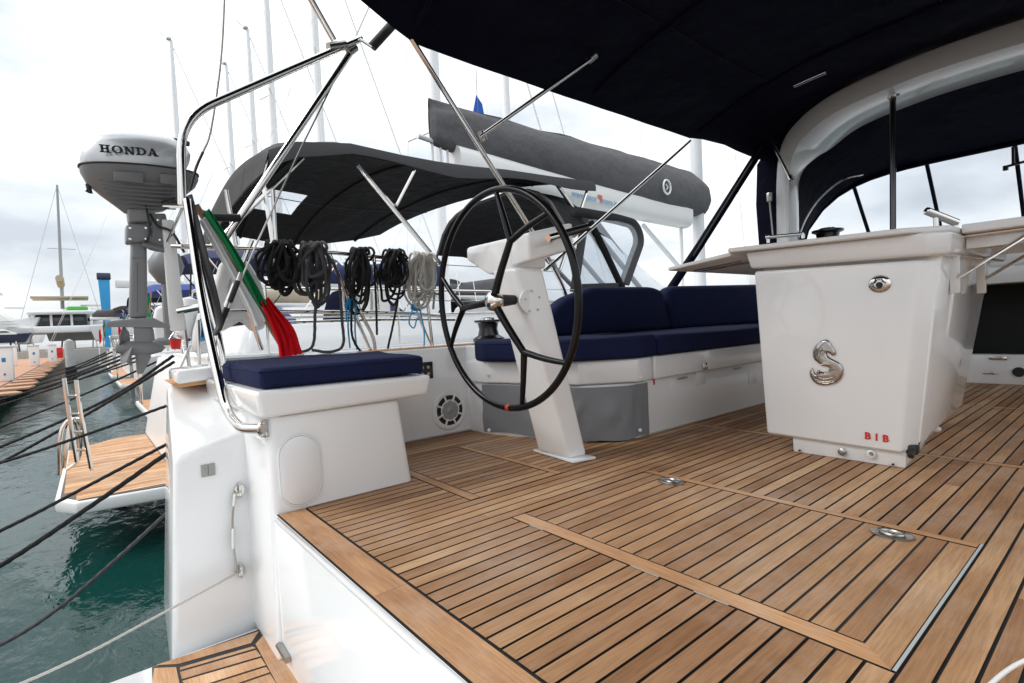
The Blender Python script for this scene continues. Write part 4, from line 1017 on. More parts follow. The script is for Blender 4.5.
def slab_letters(word, A, B, h, m, parent):
    """slab-serif wide capitals made of flat strokes on the plane through A and B"""
    ux = (B-A).normalized(); uz = V((0, 0, 1)); uz = (uz-ux*uz.dot(ux)).normalized(); w_ = (B-A).length/(len(word)*1.0-.12); lw = w_*.93
    bm = BM()
    def P(x0, u, v): return A+ux*(x0+u*lw)+uz*(v*h)
    def poly(x0, pts): prism(bm, [P(x0, u, v) for u, v in pts], (.0025, 0, 0))
    def ser(x0, u0, u1, v): poly(x0, [(u0, v), (u1, v), (u1, v+.13), (u0, v+.13)])
    for i, ch in enumerate(word):
        x0 = i*w_
        if ch == 'H':
            for u in (.14, .62): poly(x0, [(u, 0), (u+.24, 0), (u+.24, 1), (u, 1)]); ser(x0, u-.12, u+.36, 0); ser(x0, u-.12, u+.36, .87)
            poly(x0, [(.3, .43), (.7, .43), (.7, .58), (.3, .58)])
        elif ch in 'OD':
            o_, n_ = [], 20
            for k in range(n_+1):
                a = (-90+180*k/n_) if ch == 'D' else (360*k/n_)
                o_.append((math.cos(R(a)), math.sin(R(a))))
            for (a, b), (c, d) in zip(o_, o_[1:]):
                if ch == 'O': poly(x0, [(.5+.5*a, .5+.52*b), (.5+.5*c, .5+.52*d), (.5+.24*c, .5+.38*d), (.5+.24*a, .5+.38*b)])
                else: poly(x0, [(.45+.53*a, .5+.5*b), (.45+.53*c, .5+.5*d), (.45+.27*c, .5+.37*d), (.45+.27*a, .5+.37*b)])
            if ch == 'D': poly(x0, [(.12, 0), (.36, 0), (.36, 1), (.12, 1)]); ser(x0, 0, .5, 0); ser(x0, 0, .5, .87)
        elif ch == 'N':
            poly(x0, [(.12, 0), (.27, 0), (.27, 1), (.12, 1)]); poly(x0, [(.74, 0), (.89, 0), (.89, 1), (.74, 1)])
            poly(x0, [(.08, 1), (.36, 1), (.89, 0), (.62, 0)]); ser(x0, 0, .36, 0); ser(x0, .62, 1, .87); ser(x0, 0, .3, .87)
        elif ch == 'A':
            poly(x0, [(.06, 0), (.2, 0), (.52, 1), (.42, 1)]); poly(x0, [(.62, 0), (.92, 0), (.6, 1), (.36, 1)]); ser(x0, -.04, .32, 0); ser(x0, .54, 1.02, 0)
            poly(x0, [(.22, .25), (.72, .25), (.68, .38), (.26, .38)])
    return new('lettering', bm, m, parent, 0)
slab_letters('HONDA', A, B, .033, mat('black_letter', (.015, .015, .018), .4), ob)
bm = BM(); tube(bm, [op(88, 184), op(90, 193), op(87, 190)], .010, 8); new('pull_handle', bm, RUBBER, ob)
bm = BM(); obody(bm, [(127, 208), (156, 208), (154, 222), (129, 222)], .05, .012); obody(bm, [(126, 224), (150, 224), (150, 242), (126, 242)], .055, .012); new('swivel_housing', bm, OBLEG, ob, 40)
bm = BM(); obody(bm, [(131, 240), (147, 240), (148, 318), (129, 318)], .027, .014); new('leg', bm, OBLEG, ob, 50)
bm = BM(); hull8(bm, [op(106, 327, XO+.012), op(174, 328, XO+.05), op(174, 328, XO-.05), op(106, 327, XO-.012)], [op(106, 321, XO+.012), op(152, 317, XO+.05), op(152, 317, XO-.05), op(106, 321, XO-.012)], .006); new('cavitation_plate', bm, OBLEG, ob, 40)
bm = BM(); obody(bm, [(134, 325), (153, 325), (153, 346), (150, 360), (143, 374), (137, 374), (135, 350)], .016, .008)
bm2 = BM(); lathe(bm, [(.001, -.10), (.02, -.085), (.034, -.04), (.034, .04), (.022, .09), (0, .10)], op(140, 348), (0, -1, .05), 18)
new('gear_case', bm, OBLEG, ob, 40)
bm = BM(); c = op(126, 349)
lathe(bm, [(.022, -.03), (.02, .03), (0, .05)], c, (0, -1, 0), 14)
for k in range(3):
    t = R(90+k*120); d = V((math.cos(t), 0, math.sin(t))); e_ = V((-d.z, 0, d.x))
    hull8(bm, [c+d*.015+e_*.02+V((0, .02, 0)), c+d*.075+e_*.05+V((0, .02, 0)), c+d*.11+V((0, 0, 0)), c+d*.06-e_*.045+V((0, -.02, 0)), c+d*.015-e_*.02+V((0, -.02, 0))], [q+V((0, -.005, 0)) for q in (c+d*.015+e_*.02+V((0, .02, 0)), c+d*.075+e_*.05+V((0, .02, 0)), c+d*.11+V((0, 0, 0)), c+d*.06-e_*.045+V((0, -.02, 0)), c+d*.015-e_*.02+V((0, -.02, 0)))], .001)
new('propeller', bm, GREYOB, ob, 40)
bm2.free()
bm = BM(); obody(bm, [(152, 213), (166, 213), (170, 236), (162, 250), (150, 247), (144, 240), (152, 236)], .05, .01); tube(bm, [op(142, 244, XO+.05), op(165, 250, XO+.05)], .014, 8); new('clamp_bracket', bm, GREYOB, ob, 40)
bm = BM(); tube(bm, [op(163, 205, XO+.08), op(177, 201, XO+.1)], .018, 10); tube(bm, [op(189, 144, XO+.08), op(172, 140, XO+.05)], .013, 8); new('tiller_fitting', bm, RUBBER, ob)
bm = BM()
rowp = []
for k in range(41):
    t = 2*math.pi*k/40; c, s_ = math.cos(t), math.sin(t); a, b = op(78.5, 166), op(197.5, 177.5)
    cc = math.copysign(abs(c)**.75, c); ss = math.copysign(abs(s_)**.75, s_)
    rowp.append(V((XO+ss*.1375*(1-.2*max(0, -cc)), (a.y+b.y)/2+cc*(b.y-a.y)/2*1.003, (a.z+b.z)/2+cc*(b.z-a.z)/2)))
tube(bm, rowp[:-1], .0045, 6, closed=True); new('cowl_seal', bm, RUBBER, ob)
bm = BM()
for a, b in ((130, 228), (146, 228), (130, 239), (146, 239), (158, 220), (160, 240)): lathe(bm, [(.006, 0), (.006, .004), (0, .005)], op(a, b, XO+.054), (1, 0, 0), 8)
new('bolt', bm, STEEL, ob)
bm = BM(); tube(bm, [op(150, 214, XO+.05), op(158, 226, XO+.07), op(172, 232, XO+.10), op(184, 252, XO+.16)], .006, 6, n=5); tube(bm, [op(146, 206, XO+.06), op(150, 232, XO+.075), op(143, 246, XO+.05)], .0045, 6, n=5); new('control_cable', bm, RUBBER, ob)
bm = BM(); tube(bm, [op(137, 262, XO+.0275), op(137, 312, XO+.0275)], .003, 5); tube(bm, [op(132, 258, XO+.026), op(146, 258, XO+.026)], .003, 5); new('casting_seam', bm, GREYOB, ob)
mp_ = thing('motor_bracket', 'white board and steel clamps carrying the outboard motor', 'bracket', op(175, 320, -2.95))
bm = BM(); prism(bm, [op(162, 219, -2.95), op(174, 220, -2.95), op(186, 330, -2.95), (op(171, 331, -2.95))], (-.05, 0, 0), .006); new('board', bm, WHITE, mp_, 30)
bm = BM(); tube(bm, [op(168, 241, -2.9), op(186, 200, -2.7)], .012, 8, flat=.5); tube(bm, [op(172, 246, -2.9), op(205, 247, -2.8)], .011, 8); tube(bm, [op(178, 311, -2.9), op(214, 304, -2.8)], .016, 8); tube(bm, [op(165, 205, -2.85), op(188, 206, -2.7)], .014, 8, flat=.6); new('clamp', bm, STEEL, mp_)

# ------------------------------------------------------------------ mooring ropes of our own stern
def moor(label, pts, r, m=ROPEB, name='mooring_rope', grp='black mooring ropes running aft from the sterns'):
    return tag(new(name, rope(BM(), pts, r, n=6), m), label, 'rope', grp)
X1 = -2.99
moor('thick black laid rope, lowest but one, reaching the frame at mid left', [at(169, 452, 'x', X1), at(85, 510, 'x', -3.1), at(0, 566, 'x', -3.25), at(-150, 655, 'x', -3.5)], .0125)
moor('black rope just above the thickest one, crossing the neighbour\'s platform', [at(169, 443, 'x', X1), at(80, 490, 'x', -3.1), at(0, 531, 'x', -3.25), at(-150, 600, 'x', -3.5)], .009)
moor('black rope crossing the ladder halfway up and ending by the hull corner', [at(169, 405, 'x', X1), at(85, 435, 'x', -3.2), at(0, 463, 'x', -3.4), at(-150, 505, 'x', -3.7)], .008)
moor('lowest dark grey rope sagging to the water at lower left', [at(168, 512, 'x', X1-.02), at(120, 556, 'x', -3.1), at(60, 607, 'x', -3.2), at(0, 645, 'x', -3.3), at(-120, 700, 'x', -3.5)], .0105, ROPEG)
moor('black rope from the neighbour\'s stern passing high over the platform', [at(173, 356, 'x', -6), at(110, 398, 'x', -6.6), at(0, 447, 'x', -7.5), at(-100, 480, 'x', -8)], .017)
moor('slack black rope from the neighbour\'s stern passing behind the ladder top', [at(174, 362, 'x', -6), at(98, 408, 'x', -6.6), at(0, 463, 'x', -7.5), at(-100, 510, 'x', -8)], .017)

# thin tube added for an unidentified pale curve at the lower right corner
ct = tag(new('pale_tube', tube(BM(), [at(970, 705, 'z', .12), at(1000, 676, 'z', .12), at(1024, 661, 'z', .12), at(1060, 648, 'z', .12)], .0028, 10, n=5), WHITE), 'pale tube crossing the extreme lower right corner', 'rail')

# ================================================================== neighbouring yacht
NB = thing('sailing_yacht', 'white yacht moored next door with black awning and teak stern platform', 'sailing yacht', (-7, .8, WZ), 'sailing yachts moored stern-to in a row')
def hull_rows(cx, ys, hw, zd, zb=-1.6, flare=.12):
    rows = []
    for y, h in zip(ys, hw):
        rows.append([V((cx-h, y, zd)), V((cx-h-.01, y, zd-.25)), V((cx-h*(1-flare), y, WZ)), V((cx-h*.6, y, zb)), V((cx, y, zb-.1)), V((cx+h*.6, y, zb)), V((cx+h*(1-flare), y, WZ)), V((cx+h+.01, y, zd-.25)), V((cx+h, y, zd))])
    return rows
bm = BM(); rws = hull_rows(-7, [.85, 1.2, 4, 7, 10, 12.5, 14.2], [1.75, 1.9, 2.15, 2.15, 1.8, 1.0, .08], .42)
loft(bm, rws); bm.faces.new([v for v in list(bm.verts)[:9]]); new('hull', bm, WHITE, NB, 50)
bm = BM(); loft(bm, [[r[0]+V((0, 0, -.015)), (r[0]+r[-1])/2+V((0, 0, -.015)), r[-1]+V((0, 0, -.015))] for r in rws]); new('deck', bm, LIDM, NB, 50)
bm = BM(); tube(bm, [r[-1] for r in rws], .022, 6); tube(bm, [r[0] for r in rws], .022, 6); new('toe_rail', bm, MASTW, NB)
bm = BM(); hull8(bm, [(-8.5, 1.2, .4), (-5.5, 1.2, .4), (-5.7, 5.2, .4), (-8.3, 5.2, .4)], [(-8.4, 1.3, .72), (-5.6, 1.3, .72), (-5.8, 5.2, .78), (-8.2, 5.2, .78)], .05, 3); new('coaming', bm, GEL2, NB, 50)
bm = BM(); hull8(bm, [(-8.4, 5.2, .4), (-5.6, 5.2, .4), (-6.2, 10.5, .4), (-7.8, 10.5, .4)], [(-8.1, 5.3, .98), (-5.9, 5.3, .98), (-6.5, 10.2, .65), (-7.5, 10.2, .65)], .08, 3); new('coachroof', bm, GEL2, NB, 50)
bm = BM(); prism(bm, [(-5.83, 5.8, .62), (-5.98, 7.3, .66), (-6.02, 7.3, .80), (-5.88, 5.8, .84)], (.02, 0, 0)); prism(bm, [(-6.1, 7.6, .6), (-6.25, 9, .6), (-6.3, 9, .72), (-6.15, 7.6, .76)], (.03, 0, 0)); new('cabin_window', bm, GLASSD, NB)
# transom and platform
bm = BM(); hull8(bm, [(-8.7, .60, -.66), (-5.3, .60, -.66), (-5.3, .9, -.66), (-8.7, .9, -.66)], [(-8.7, .80, .37), (-5.3, .80, .37), (-5.3, .95, .37), (-8.7, .95, .37)], .03, 2); new('transom', bm, WHITE, NB, 50)
ZP = -.66
def pp_(px, py, z=ZP): q = at(px, py, 'z', z); return V((q.x, q.y, z))
c1, c2, c3, c4 = pp_(84, 500), pp_(56, 452), V((-8.75, .75, ZP)), V((-5.35, .85, ZP))
c1 = V((-5.45, -.10, ZP)); c0 = V((-5.7, -.24, ZP)); c2 = V((-8.2, -.20, ZP))
bm = BM(); prism(bm, [c1, c0, c2, c3, c4], (0, 0, -.11), .02, 2); new('platform', bm, WHITE, NB, 40)
bm = BM(); q = V((-7.0, .3, 0)); prism(bm, [V((p.x*.985+q.x*.015, p.y*.93+q.y*.07, ZP+.002)) for p in (c1, c0, c2, c3, c4)], (0, 0, .006)); new('platform_caulking', bm, mat('pale_caulk', (.10, .09, .08), .6), NB, 0)
bm = BM(); x = -8.6
while x < -5.5:
    y0 = -.18 if x < -5.8 else -.10
    quad(bm, x, x+.040, y0 + max(0, (-8.1-x))*.9, .60, ZP+.0105); x += .046
new('platform_teak', bm, TKL, NB, 0)
bm = BM()
for y_ in (.0, .35): tube(bm, [(-5.3, y_+.3, ZP-.14), (-6.5, y_-.2, ZP-.20)], .02, 8)
new('platform_strut', bm, RUBBER, NB)
# ladder on the platform
ld = thing('boarding_ladder', 'folded stainless swim ladder standing on the neighbour\'s teak platform', 'ladder', pp_(85, 460))
for (pxs, nm) in (([(60, 475), (60, 440), (64, 425), (72, 419), (82, 421), (85, 435), (92, 470)], 'hoop'), ([(64, 468), (70, 425), (76, 422), (80, 440), (78, 460), (66, 470)], 'hoop')):
    new(nm, tube(BM(), [at(a, b, 'x', -6.35) for a, b in pxs], .016, 8, n=4), STEEL, ld)
for pxs in ([(64, 378), (70, 420), (77, 462)], [(76, 380), (81, 415), (91, 468)]):
    new('side_rail', tube(BM(), [at(a, b, 'x', -6.15) for a, b in pxs], .016, 8, n=3), STEEL, ld)
bm = BM()
for k in range(4): tube(bm, [at(66+k*3, 396+k*18, 'x', -6.15), at(79+k*3.2, 396+k*18, 'x', -6.15)], .011, 8)
new('tread', bm, STEELD, ld)
# neighbour's pushpit
new('stern_rail', tube(BM(), roundpath([(-8.6, 1.6, .42), (-8.6, 1.2, 1.05), (-8.3, .95, 1.08), (-7.6, .9, 1.08), (-7.5, .95, .42)], .1), .016, 8), STEEL, NB)
new('stern_rail', tube(BM(), roundpath([(-6.4, .95, .42), (-6.3, .9, 1.08), (-5.5, .95, 1.08), (-5.3, 1.3, 1.05), (-5.2, 4, 1.02), (-5.0, 4.1, .42)], .1), .016, 8), STEEL, NB)
new('stern_rail', tube(BM(), [(-6.3, .9, .76), (-5.5, .95, .76), (-5.25, 1.3, .76), (-5.1, 4, .75)], .012, 8), STEEL, NB)
for y_ in (1.3, 2.6, 5.4, 7.2, 9): new('stanchion', tube(BM(), [(-5.05+.05*(y_ > 8), y_, .42), (-5.05, y_, 1.05)], .012, 8), STEEL, NB)
bm = BM(); tube(bm, [(-5.02, 4, 1.03), (-5.0, 9, 1.03)], .005, 6); tube(bm, [(-5.02, 4, .74), (-5.0, 9, .74)], .005, 6); new('lifeline', bm, STEELD, NB)
# helm wheel + covers to break up the deck
bm = BM(); tube(bm, [V((-6.1+.42*math.cos(2*math.pi*k/40), 2.6, .98+.42*math.sin(2*math.pi*k/40))) for k in range(40)], .016, 8, closed=True)
for k in range(5): tube(bm, [(-6.1, 2.6, .98), (-6.1+.42*math.cos(R(90+72*k)), 2.6, .98+.42*math.sin(R(90+72*k)))], .009, 6)
new('helm_wheel', bm, STEELD, NB)
bm = BM(); box(bm, -6.3, -5.9, 2.65, 2.95, .6, 1.15, .05, 3); new('pedestal', bm, WHITE, NB)

for i, (px, py, x, m, lab) in enumerate(((187, 318, -5.6, FENDW, 'white fender lying upright on the next stern beside the motor bracket'), (196, 316, -5.9, FENDM, 'navy fender behind the motor bracket foot'), (203, 333, -5.5, FENDW, 'white fender between the bent tube and the cushion'))):
    q = at(px, py, 'x', x); t = thing('fender', lab, 'fender', q, 'fenders on the next yacht')
    bm = BM(); lathe(bm, [(0, -.20), (.07, -.17), (.085, 0), (.07, .17), (0, .20)], q, (0, .2, 1), 12); new('body', bm, m, t)
    bm = BM(); tube(bm, [q+V((0, .04, .2)), q+V((0, .06, .5))], .008, 5); new('lanyard', bm, ROPEB, t)
cl_ = at(200, 319, 'x', -5.3)
bm = BM(); loft(bm, [[cl_+V((.03*math.sin(k*1.3+j), .016*k, -.04*j+.01*math.sin(k))) for k in range(9)] for j in range(6)], .004)
tag(new('blue_cloth', bm, mat('cloth_blue', (.01, .16, .33), .9), None, 60), 'small blue cloth hung on the rail behind the bent tube', 'cloth')
q = at(176, 349, 'x', -5.5); t = thing('bucket', 'small red bucket on the next stern above the mooring ropes', 'bucket', q)
bm = BM(); lathe(bm, [(0, 0), (.035, 0), (.05, .09), (.046, .09), (.03, .01), (0, .01)], q, (0, 0, 1), 14); new('pail', bm, RED, t); bm = BM(); tube(bm, [q+V((0, -.046, .09)), q+V((0, 0, .15)), q+V((0, .046, .09))], .003, 5, n=5); new('handle', bm, STEEL, t)
bm = BM()
for (a, b, c_, d_) in ((181, 300, 190, 372), (190, 345, 172, 385), (198, 320, 200, 380)): tube(bm, [at(a, b, 'x', -4.9), at(c_, d_, 'x', -4.9)], .014, 6)
new('gangway_stanchion', bm, STEEL, NB)
# neighbour's bimini
nbm = thing('bimini_top', 'black canvas awning on steel bows over the next yacht\'s cockpit', 'awning', (-7, 3, 2.2))
def nsp(y, z0, zc, z1, xa=-8.7, xb=-5.35, n=20, wob=0):
    r_ = []
    for k in range(n+1):
        s = k/n; x = xa+(xb-xa)*s; z = z0+(z1-z0)*s+zc*(1-abs(2*s-1)**2.3)
        r_.append(V((x, y-max(0, (y-1.4))/4.7*1.9*(1-s), z+.02*noise.noise(V((x*1.5, y*1.5, 4))))))
    return r_
nr = [nsp(1.42, 1.72, .12, 2.14), nsp(1.48, 2.08, .26, 2.34), nsp(1.75, 2.16, .36, 2.47), nsp(2.3, 2.12, .44, 2.54), nsp(2.9, 2.06, .46, 2.53), nsp(3.6, 2.04, .44, 2.53), nsp(4.4, 2.08, .40, 2.58), nsp(5.3, 2.18, .34, 2.62), nsp(6.1, 2.3, .25, 2.66)]
nr2 = []
for A, B in zip(nr, nr[1:]):
    for k in range(3): nr2.append([a.lerp(b, k/3) for a, b in zip(A, B)])
nr2.append(nr[-1])
underside, wnd, can = BM(), BM(), BM()
for i_, (A, B) in enumerate(zip(nr2, nr2[1:])):
    for k in range(len(A)-1):
        q4 = [A[k], A[k+1], B[k+1], B[k]]; hole = 9 <= i_ <= 12 and 3 <= k <= 5
        if hole: wnd.faces.new([wnd.verts.new(p+V((0, 0, -.01))) for p in q4])
        else:
            underside.faces.new([underside.verts.new(p+V((0, 0, -.02))) for p in q4]); can.faces.new([can.verts.new(p) for p in q4])
for b__ in (underside, wnd, can): bmesh.ops.remove_doubles(b__, verts=b__.verts, dist=.001)
new('canopy', can, GREYVAL, nbm, 60); new('canopy_underside', underside, BLKCAN, nbm, 60); new('clear_window', wnd, VINYL, nbm, 60)  # black sheet below the grey canopy puts the underside's shade into its colour
for k_ in (5, 15): new('seam', tube(BM(), [r[k_]+V((0, 0, -.026)) for r in nr2], .007, 5), GREYVAL, nbm)
val = [[p[-1]+V((.0, 0, .02)) for p in nr2[3:]], [p[-1]+V((.03, 0, -.06)) for p in nr2[3:]], [p[-1]+V((.03, 0, -.11+.03*math.sin(p[-1].y*3))) for p in nr2[3:]]]
new('valance', loft(BM(), val, .008), GREYVAL, nbm, 60)
for i in (9, 15, 21): new('bow', tube(BM(), [q+V((0, 0, -.03)) for q in nr2[i]], .022, 8), BLKCAN, nbm)
XN = -5.38
def nt_(name, pxs, r, x=XN, m=STEEL, parent=nbm, n=1): return new(name, tube(BM(), [at(a, b, 'x', x) for a, b in pxs], r, 8, n), m, parent)
nt_('leg', [(358, 165), (440, 265)], .028); nt_('leg', [(414, 170), (396, 205)], .024); nt_('leg', [(555, 182), (610, 262)], .026); nt_('leg', [(588, 188), (560, 270)], .024)
nt_('leg', [(303, 158), (213, 245)], .022, -5.6); nt_('leg', [(268, 155), (262, 175), (276, 262)], .022, -5.6); nt_('leg', [(352, 50), (352, 50.5)], .01)
# neighbour's spray hood with clear screens
nd = thing('spray_hood', 'black spray hood with clear vinyl windows behind the steering column', 'spray hood', (-6.9, 6, 1))
def dr(y, zt, xa, xb, zb=.95):
    return [V((xa+(xb-xa)*k/16, y, zb+(zt-zb)*(1-abs(2*k/16-1)**4)**.6)) for k in range(17)]
dd = [dr(5.15, 2.60, -8.6, -4.85), dr(5.7, 2.60, -8.6, -4.9), dr(6.3, 2.42, -8.5, -5.0), dr(6.8, 2.12, -8.3, -5.2)]
canv = loft(BM(), dd, .01)
bmesh.ops.delete(canv, geom=[f for f in canv.faces if f.calc_center_median().z < 1.7], context='FACES'); new('hood_canvas', canv, BLKCAN, nd, 60)
bm = BM(); tube(bm, dd[0], .022, 8); new('hood_piping', bm, GREYCAN, nd)
bot = [V((-6.9+(p.x+6.9)*.97, 8.2, 1.0)) for p in dd[3]]
new('windscreen', loft(BM(), [[a.lerp(b, k/4) for a, b in zip(dd[3], bot)] for k in range(5)]), VINYL, nd, 60)
bm = BM()
for i in (0, 4, 8, 12, 16): tube(bm, [dd[3][i], bot[i]], .045, 6, flat=.4)
tube(bm, bot, .05, 6); new('window_frame', bm, GREYCAN, nd)
XS = -5.2
sp_ = lambda a, b: at(a, b, 'x', XS)
bm = BM(); prism(bm, [sp_(586, 219), sp_(630, 222), sp_(641, 236), sp_(622, 290), sp_(576, 292)], (.006, 0, 0)); new('side_window', bm, VINYL, nd, 0)
bm = BM(); tube(bm, roundpath([sp_(575, 212), sp_(612, 218), sp_(634, 224), sp_(640, 240), sp_(624, 284)], .2), .085, 8, flat=.25); tube(bm, [sp_(585, 218), sp_(574, 292)], .06, 6, flat=.25); tube(bm, [sp_(572, 288), sp_(624, 286)], .07, 6, flat=.25); new('side_frame', bm, GREYVAL, nd)
bm = BM(); tube(bm, [sp_(588, 222)+V((.04, 0, 0)), sp_(600, 246)+V((.04, 0, 0)), sp_(622, 292)+V((.04, 0, 0))], .05, 8, n=4, flat=.5); new('hood_strap', bm, BLKCAN, nd)

# neighbour's mast, boom and sail cover
mx_, my_ = -7.0, 11.7
new('mast', lathe(BM(), [(.14, -.5), (.14, 6), (.13, 16), (.09, 18), (0, 18)], (mx_, my_, .5), (0, 0, 1), 14), MASTW, NB)
bm = BM()
for s_ in (-1, 1):
    tube(bm, [(mx_, my_, 7.5), (mx_+s_*1.1, my_-.3, 7.5)], .03, 6); tube(bm, [(mx_+s_*2.0, my_-.2, .45), (mx_+s_*1.1, my_-.3, 7.5), (mx_, my_, 14)], .006, 5)
tube(bm, [(mx_, my_, 18), (mx_, 14.2, .5)], .01, 5)
new('rigging', bm, MASTP, NB)
def bpts(px, py, x=-7.0): return at(px, py, 'x', x)
bm = BM(); rows = []
for (px, t_, b_) in ((560, 176, 200), (600, 187, 208.5), (650, 197, 219), (692, 205, 227)):
    T_, B_ = bpts(px, t_-6, -6.8), bpts(px, b_, -6.8); hz = (T_.z-B_.z)/2; cz = (T_.z+B_.z)/2
    rows.append([V((-7.0+.22*math.copysign(abs(math.cos(2*math.pi*k/20))**.7, math.cos(2*math.pi*k/20)), T_.y, cz+hz*math.copysign(abs(math.sin(2*math.pi*k/20))**.7, math.sin(2*math.pi*k/20)))) for k in range(20)])
q0 = rows[0]; q1 = rows[1]
ext = [a+(a-b)*2.0 for a, b in zip(q0, q1)]
loft(bm, [ext]+rows, 0, True); bm.faces.new(list(bm.verts)[:20]); bm.faces.new(list(bm.verts)[-20:])
boom = new('boom', bm, WHITE, NB, 50)
A, B = bpts(572, 195.5, -6.772), bpts(617, 206.5, -6.772)
dxy = (B-A)
lt = text('boom_lettering', 'www.pace   mare.it', .34, LETTERB, A, dxy, (0, 0, 1), .004, None)
ww = max((v.co-A).dot(dxy.normalized()) for v in lt.data.vertices); s = dxy.length/ww; xd = dxy.normalized()
for v in lt.data.vertices: v.co = A+(v.co-A)*s
lt.parent = NB; lt.matrix_parent_inverse = NB.matrix_basis.inverted()
A = bpts(598, 194.5, -6.77); bm = BM(); prism(bm, [A, A+V((0, .12, -.01)), A+V((0, .11, -.10)), A+V((0, .07, -.19)), A+V((0, .08, -.09)), A+V((0, 0, -.05))], (.006, 0, 0)); new('red_mark', bm, mat('orange_red', (.7, .12, .05), .6), NB, 0)
cv = thing('sail_cover', 'long dark grey sail cover on the boom with small round badge', 'sail cover', bpts(560, 150))
bm = BM(); rows = []
secs = [(428, 98, 137, .02), (432, 99.5, 139, .10), (470, 110, 152, .20), (520, 124, 168, .26), (570, 137, 182, .30), (620, 151, 196, .32), (660, 163, 207, .34), (690, 171.5, 213, .34), (700, 178, 212, .26), (706, 186, 206, .12)]
fine = []
for A_, B_ in zip(secs, secs[1:]):
    for k in range(5): fine.append(tuple(a+(b-a)*k/5 for a, b in zip(A_, B_)))
fine.append(secs[-1])
for i, (px, t_, b_, hw) in enumerate(fine):
    T_, B_ = bpts(px, t_), bpts(px, b_, -6.75); row = []
    for k in range(24):
        t = 2*math.pi*k/24; c, s = math.cos(t), math.sin(t)
        zz = (T_.z+B_.z)/2+(T_.z-B_.z)/2*math.copysign(abs(s)**.8, s)
        wd = hw*(1 if s < 0 else (1-.8*s**1.5)); nn = noise.noise(V((T_.y*1.3, k*.5, 2)))*.035+noise.noise(V((T_.y*4, k*.9, 2)))*.012
        row.append(V((-7.0+c*wd+nn, T_.y, zz+nn*.5)))
    rows.append(row)
loft(bm, rows, 0, True); bm.faces.new(list(bm.verts)[:24]); bm.faces.new(list(bm.verts)[-24:]); new('cover_canvas', bm, GREYCAN, cv, 60)
c = bpts(667, 187, -6.62); bm = BM(); tube(bm, [c+V((0, .13*math.cos(2*math.pi*k/20), .15*math.sin(2*math.pi*k/20))) for k in range(20)], .022, 5, closed=True); tube(bm, [c+V((0, -.03, .06)), c+V((0, .03, 0)), c+V((0, -.02, -.06))], .016, 5); new('badge', bm, WHITE, cv)
bm = BM()
for px in (432, 440, 447, 455): q = bpts(px, 142+(px-432)*.35); tube(bm, [q+V((0, 0, .1)), q+V((0, 0, -.35))], .02, 6)
tube(bm, [bpts(418, 136), bpts(480, 158)], .04, 8); new('boom_end', bm, MASTW, NB)
bm = BM(); tube(bm, [bpts(643, 225), bpts(680, 268)], .05, 8); tube(bm, [bpts(681, 228), bpts(683, 300)], .04, 6); new('boom_vang', bm, MASTW, NB)

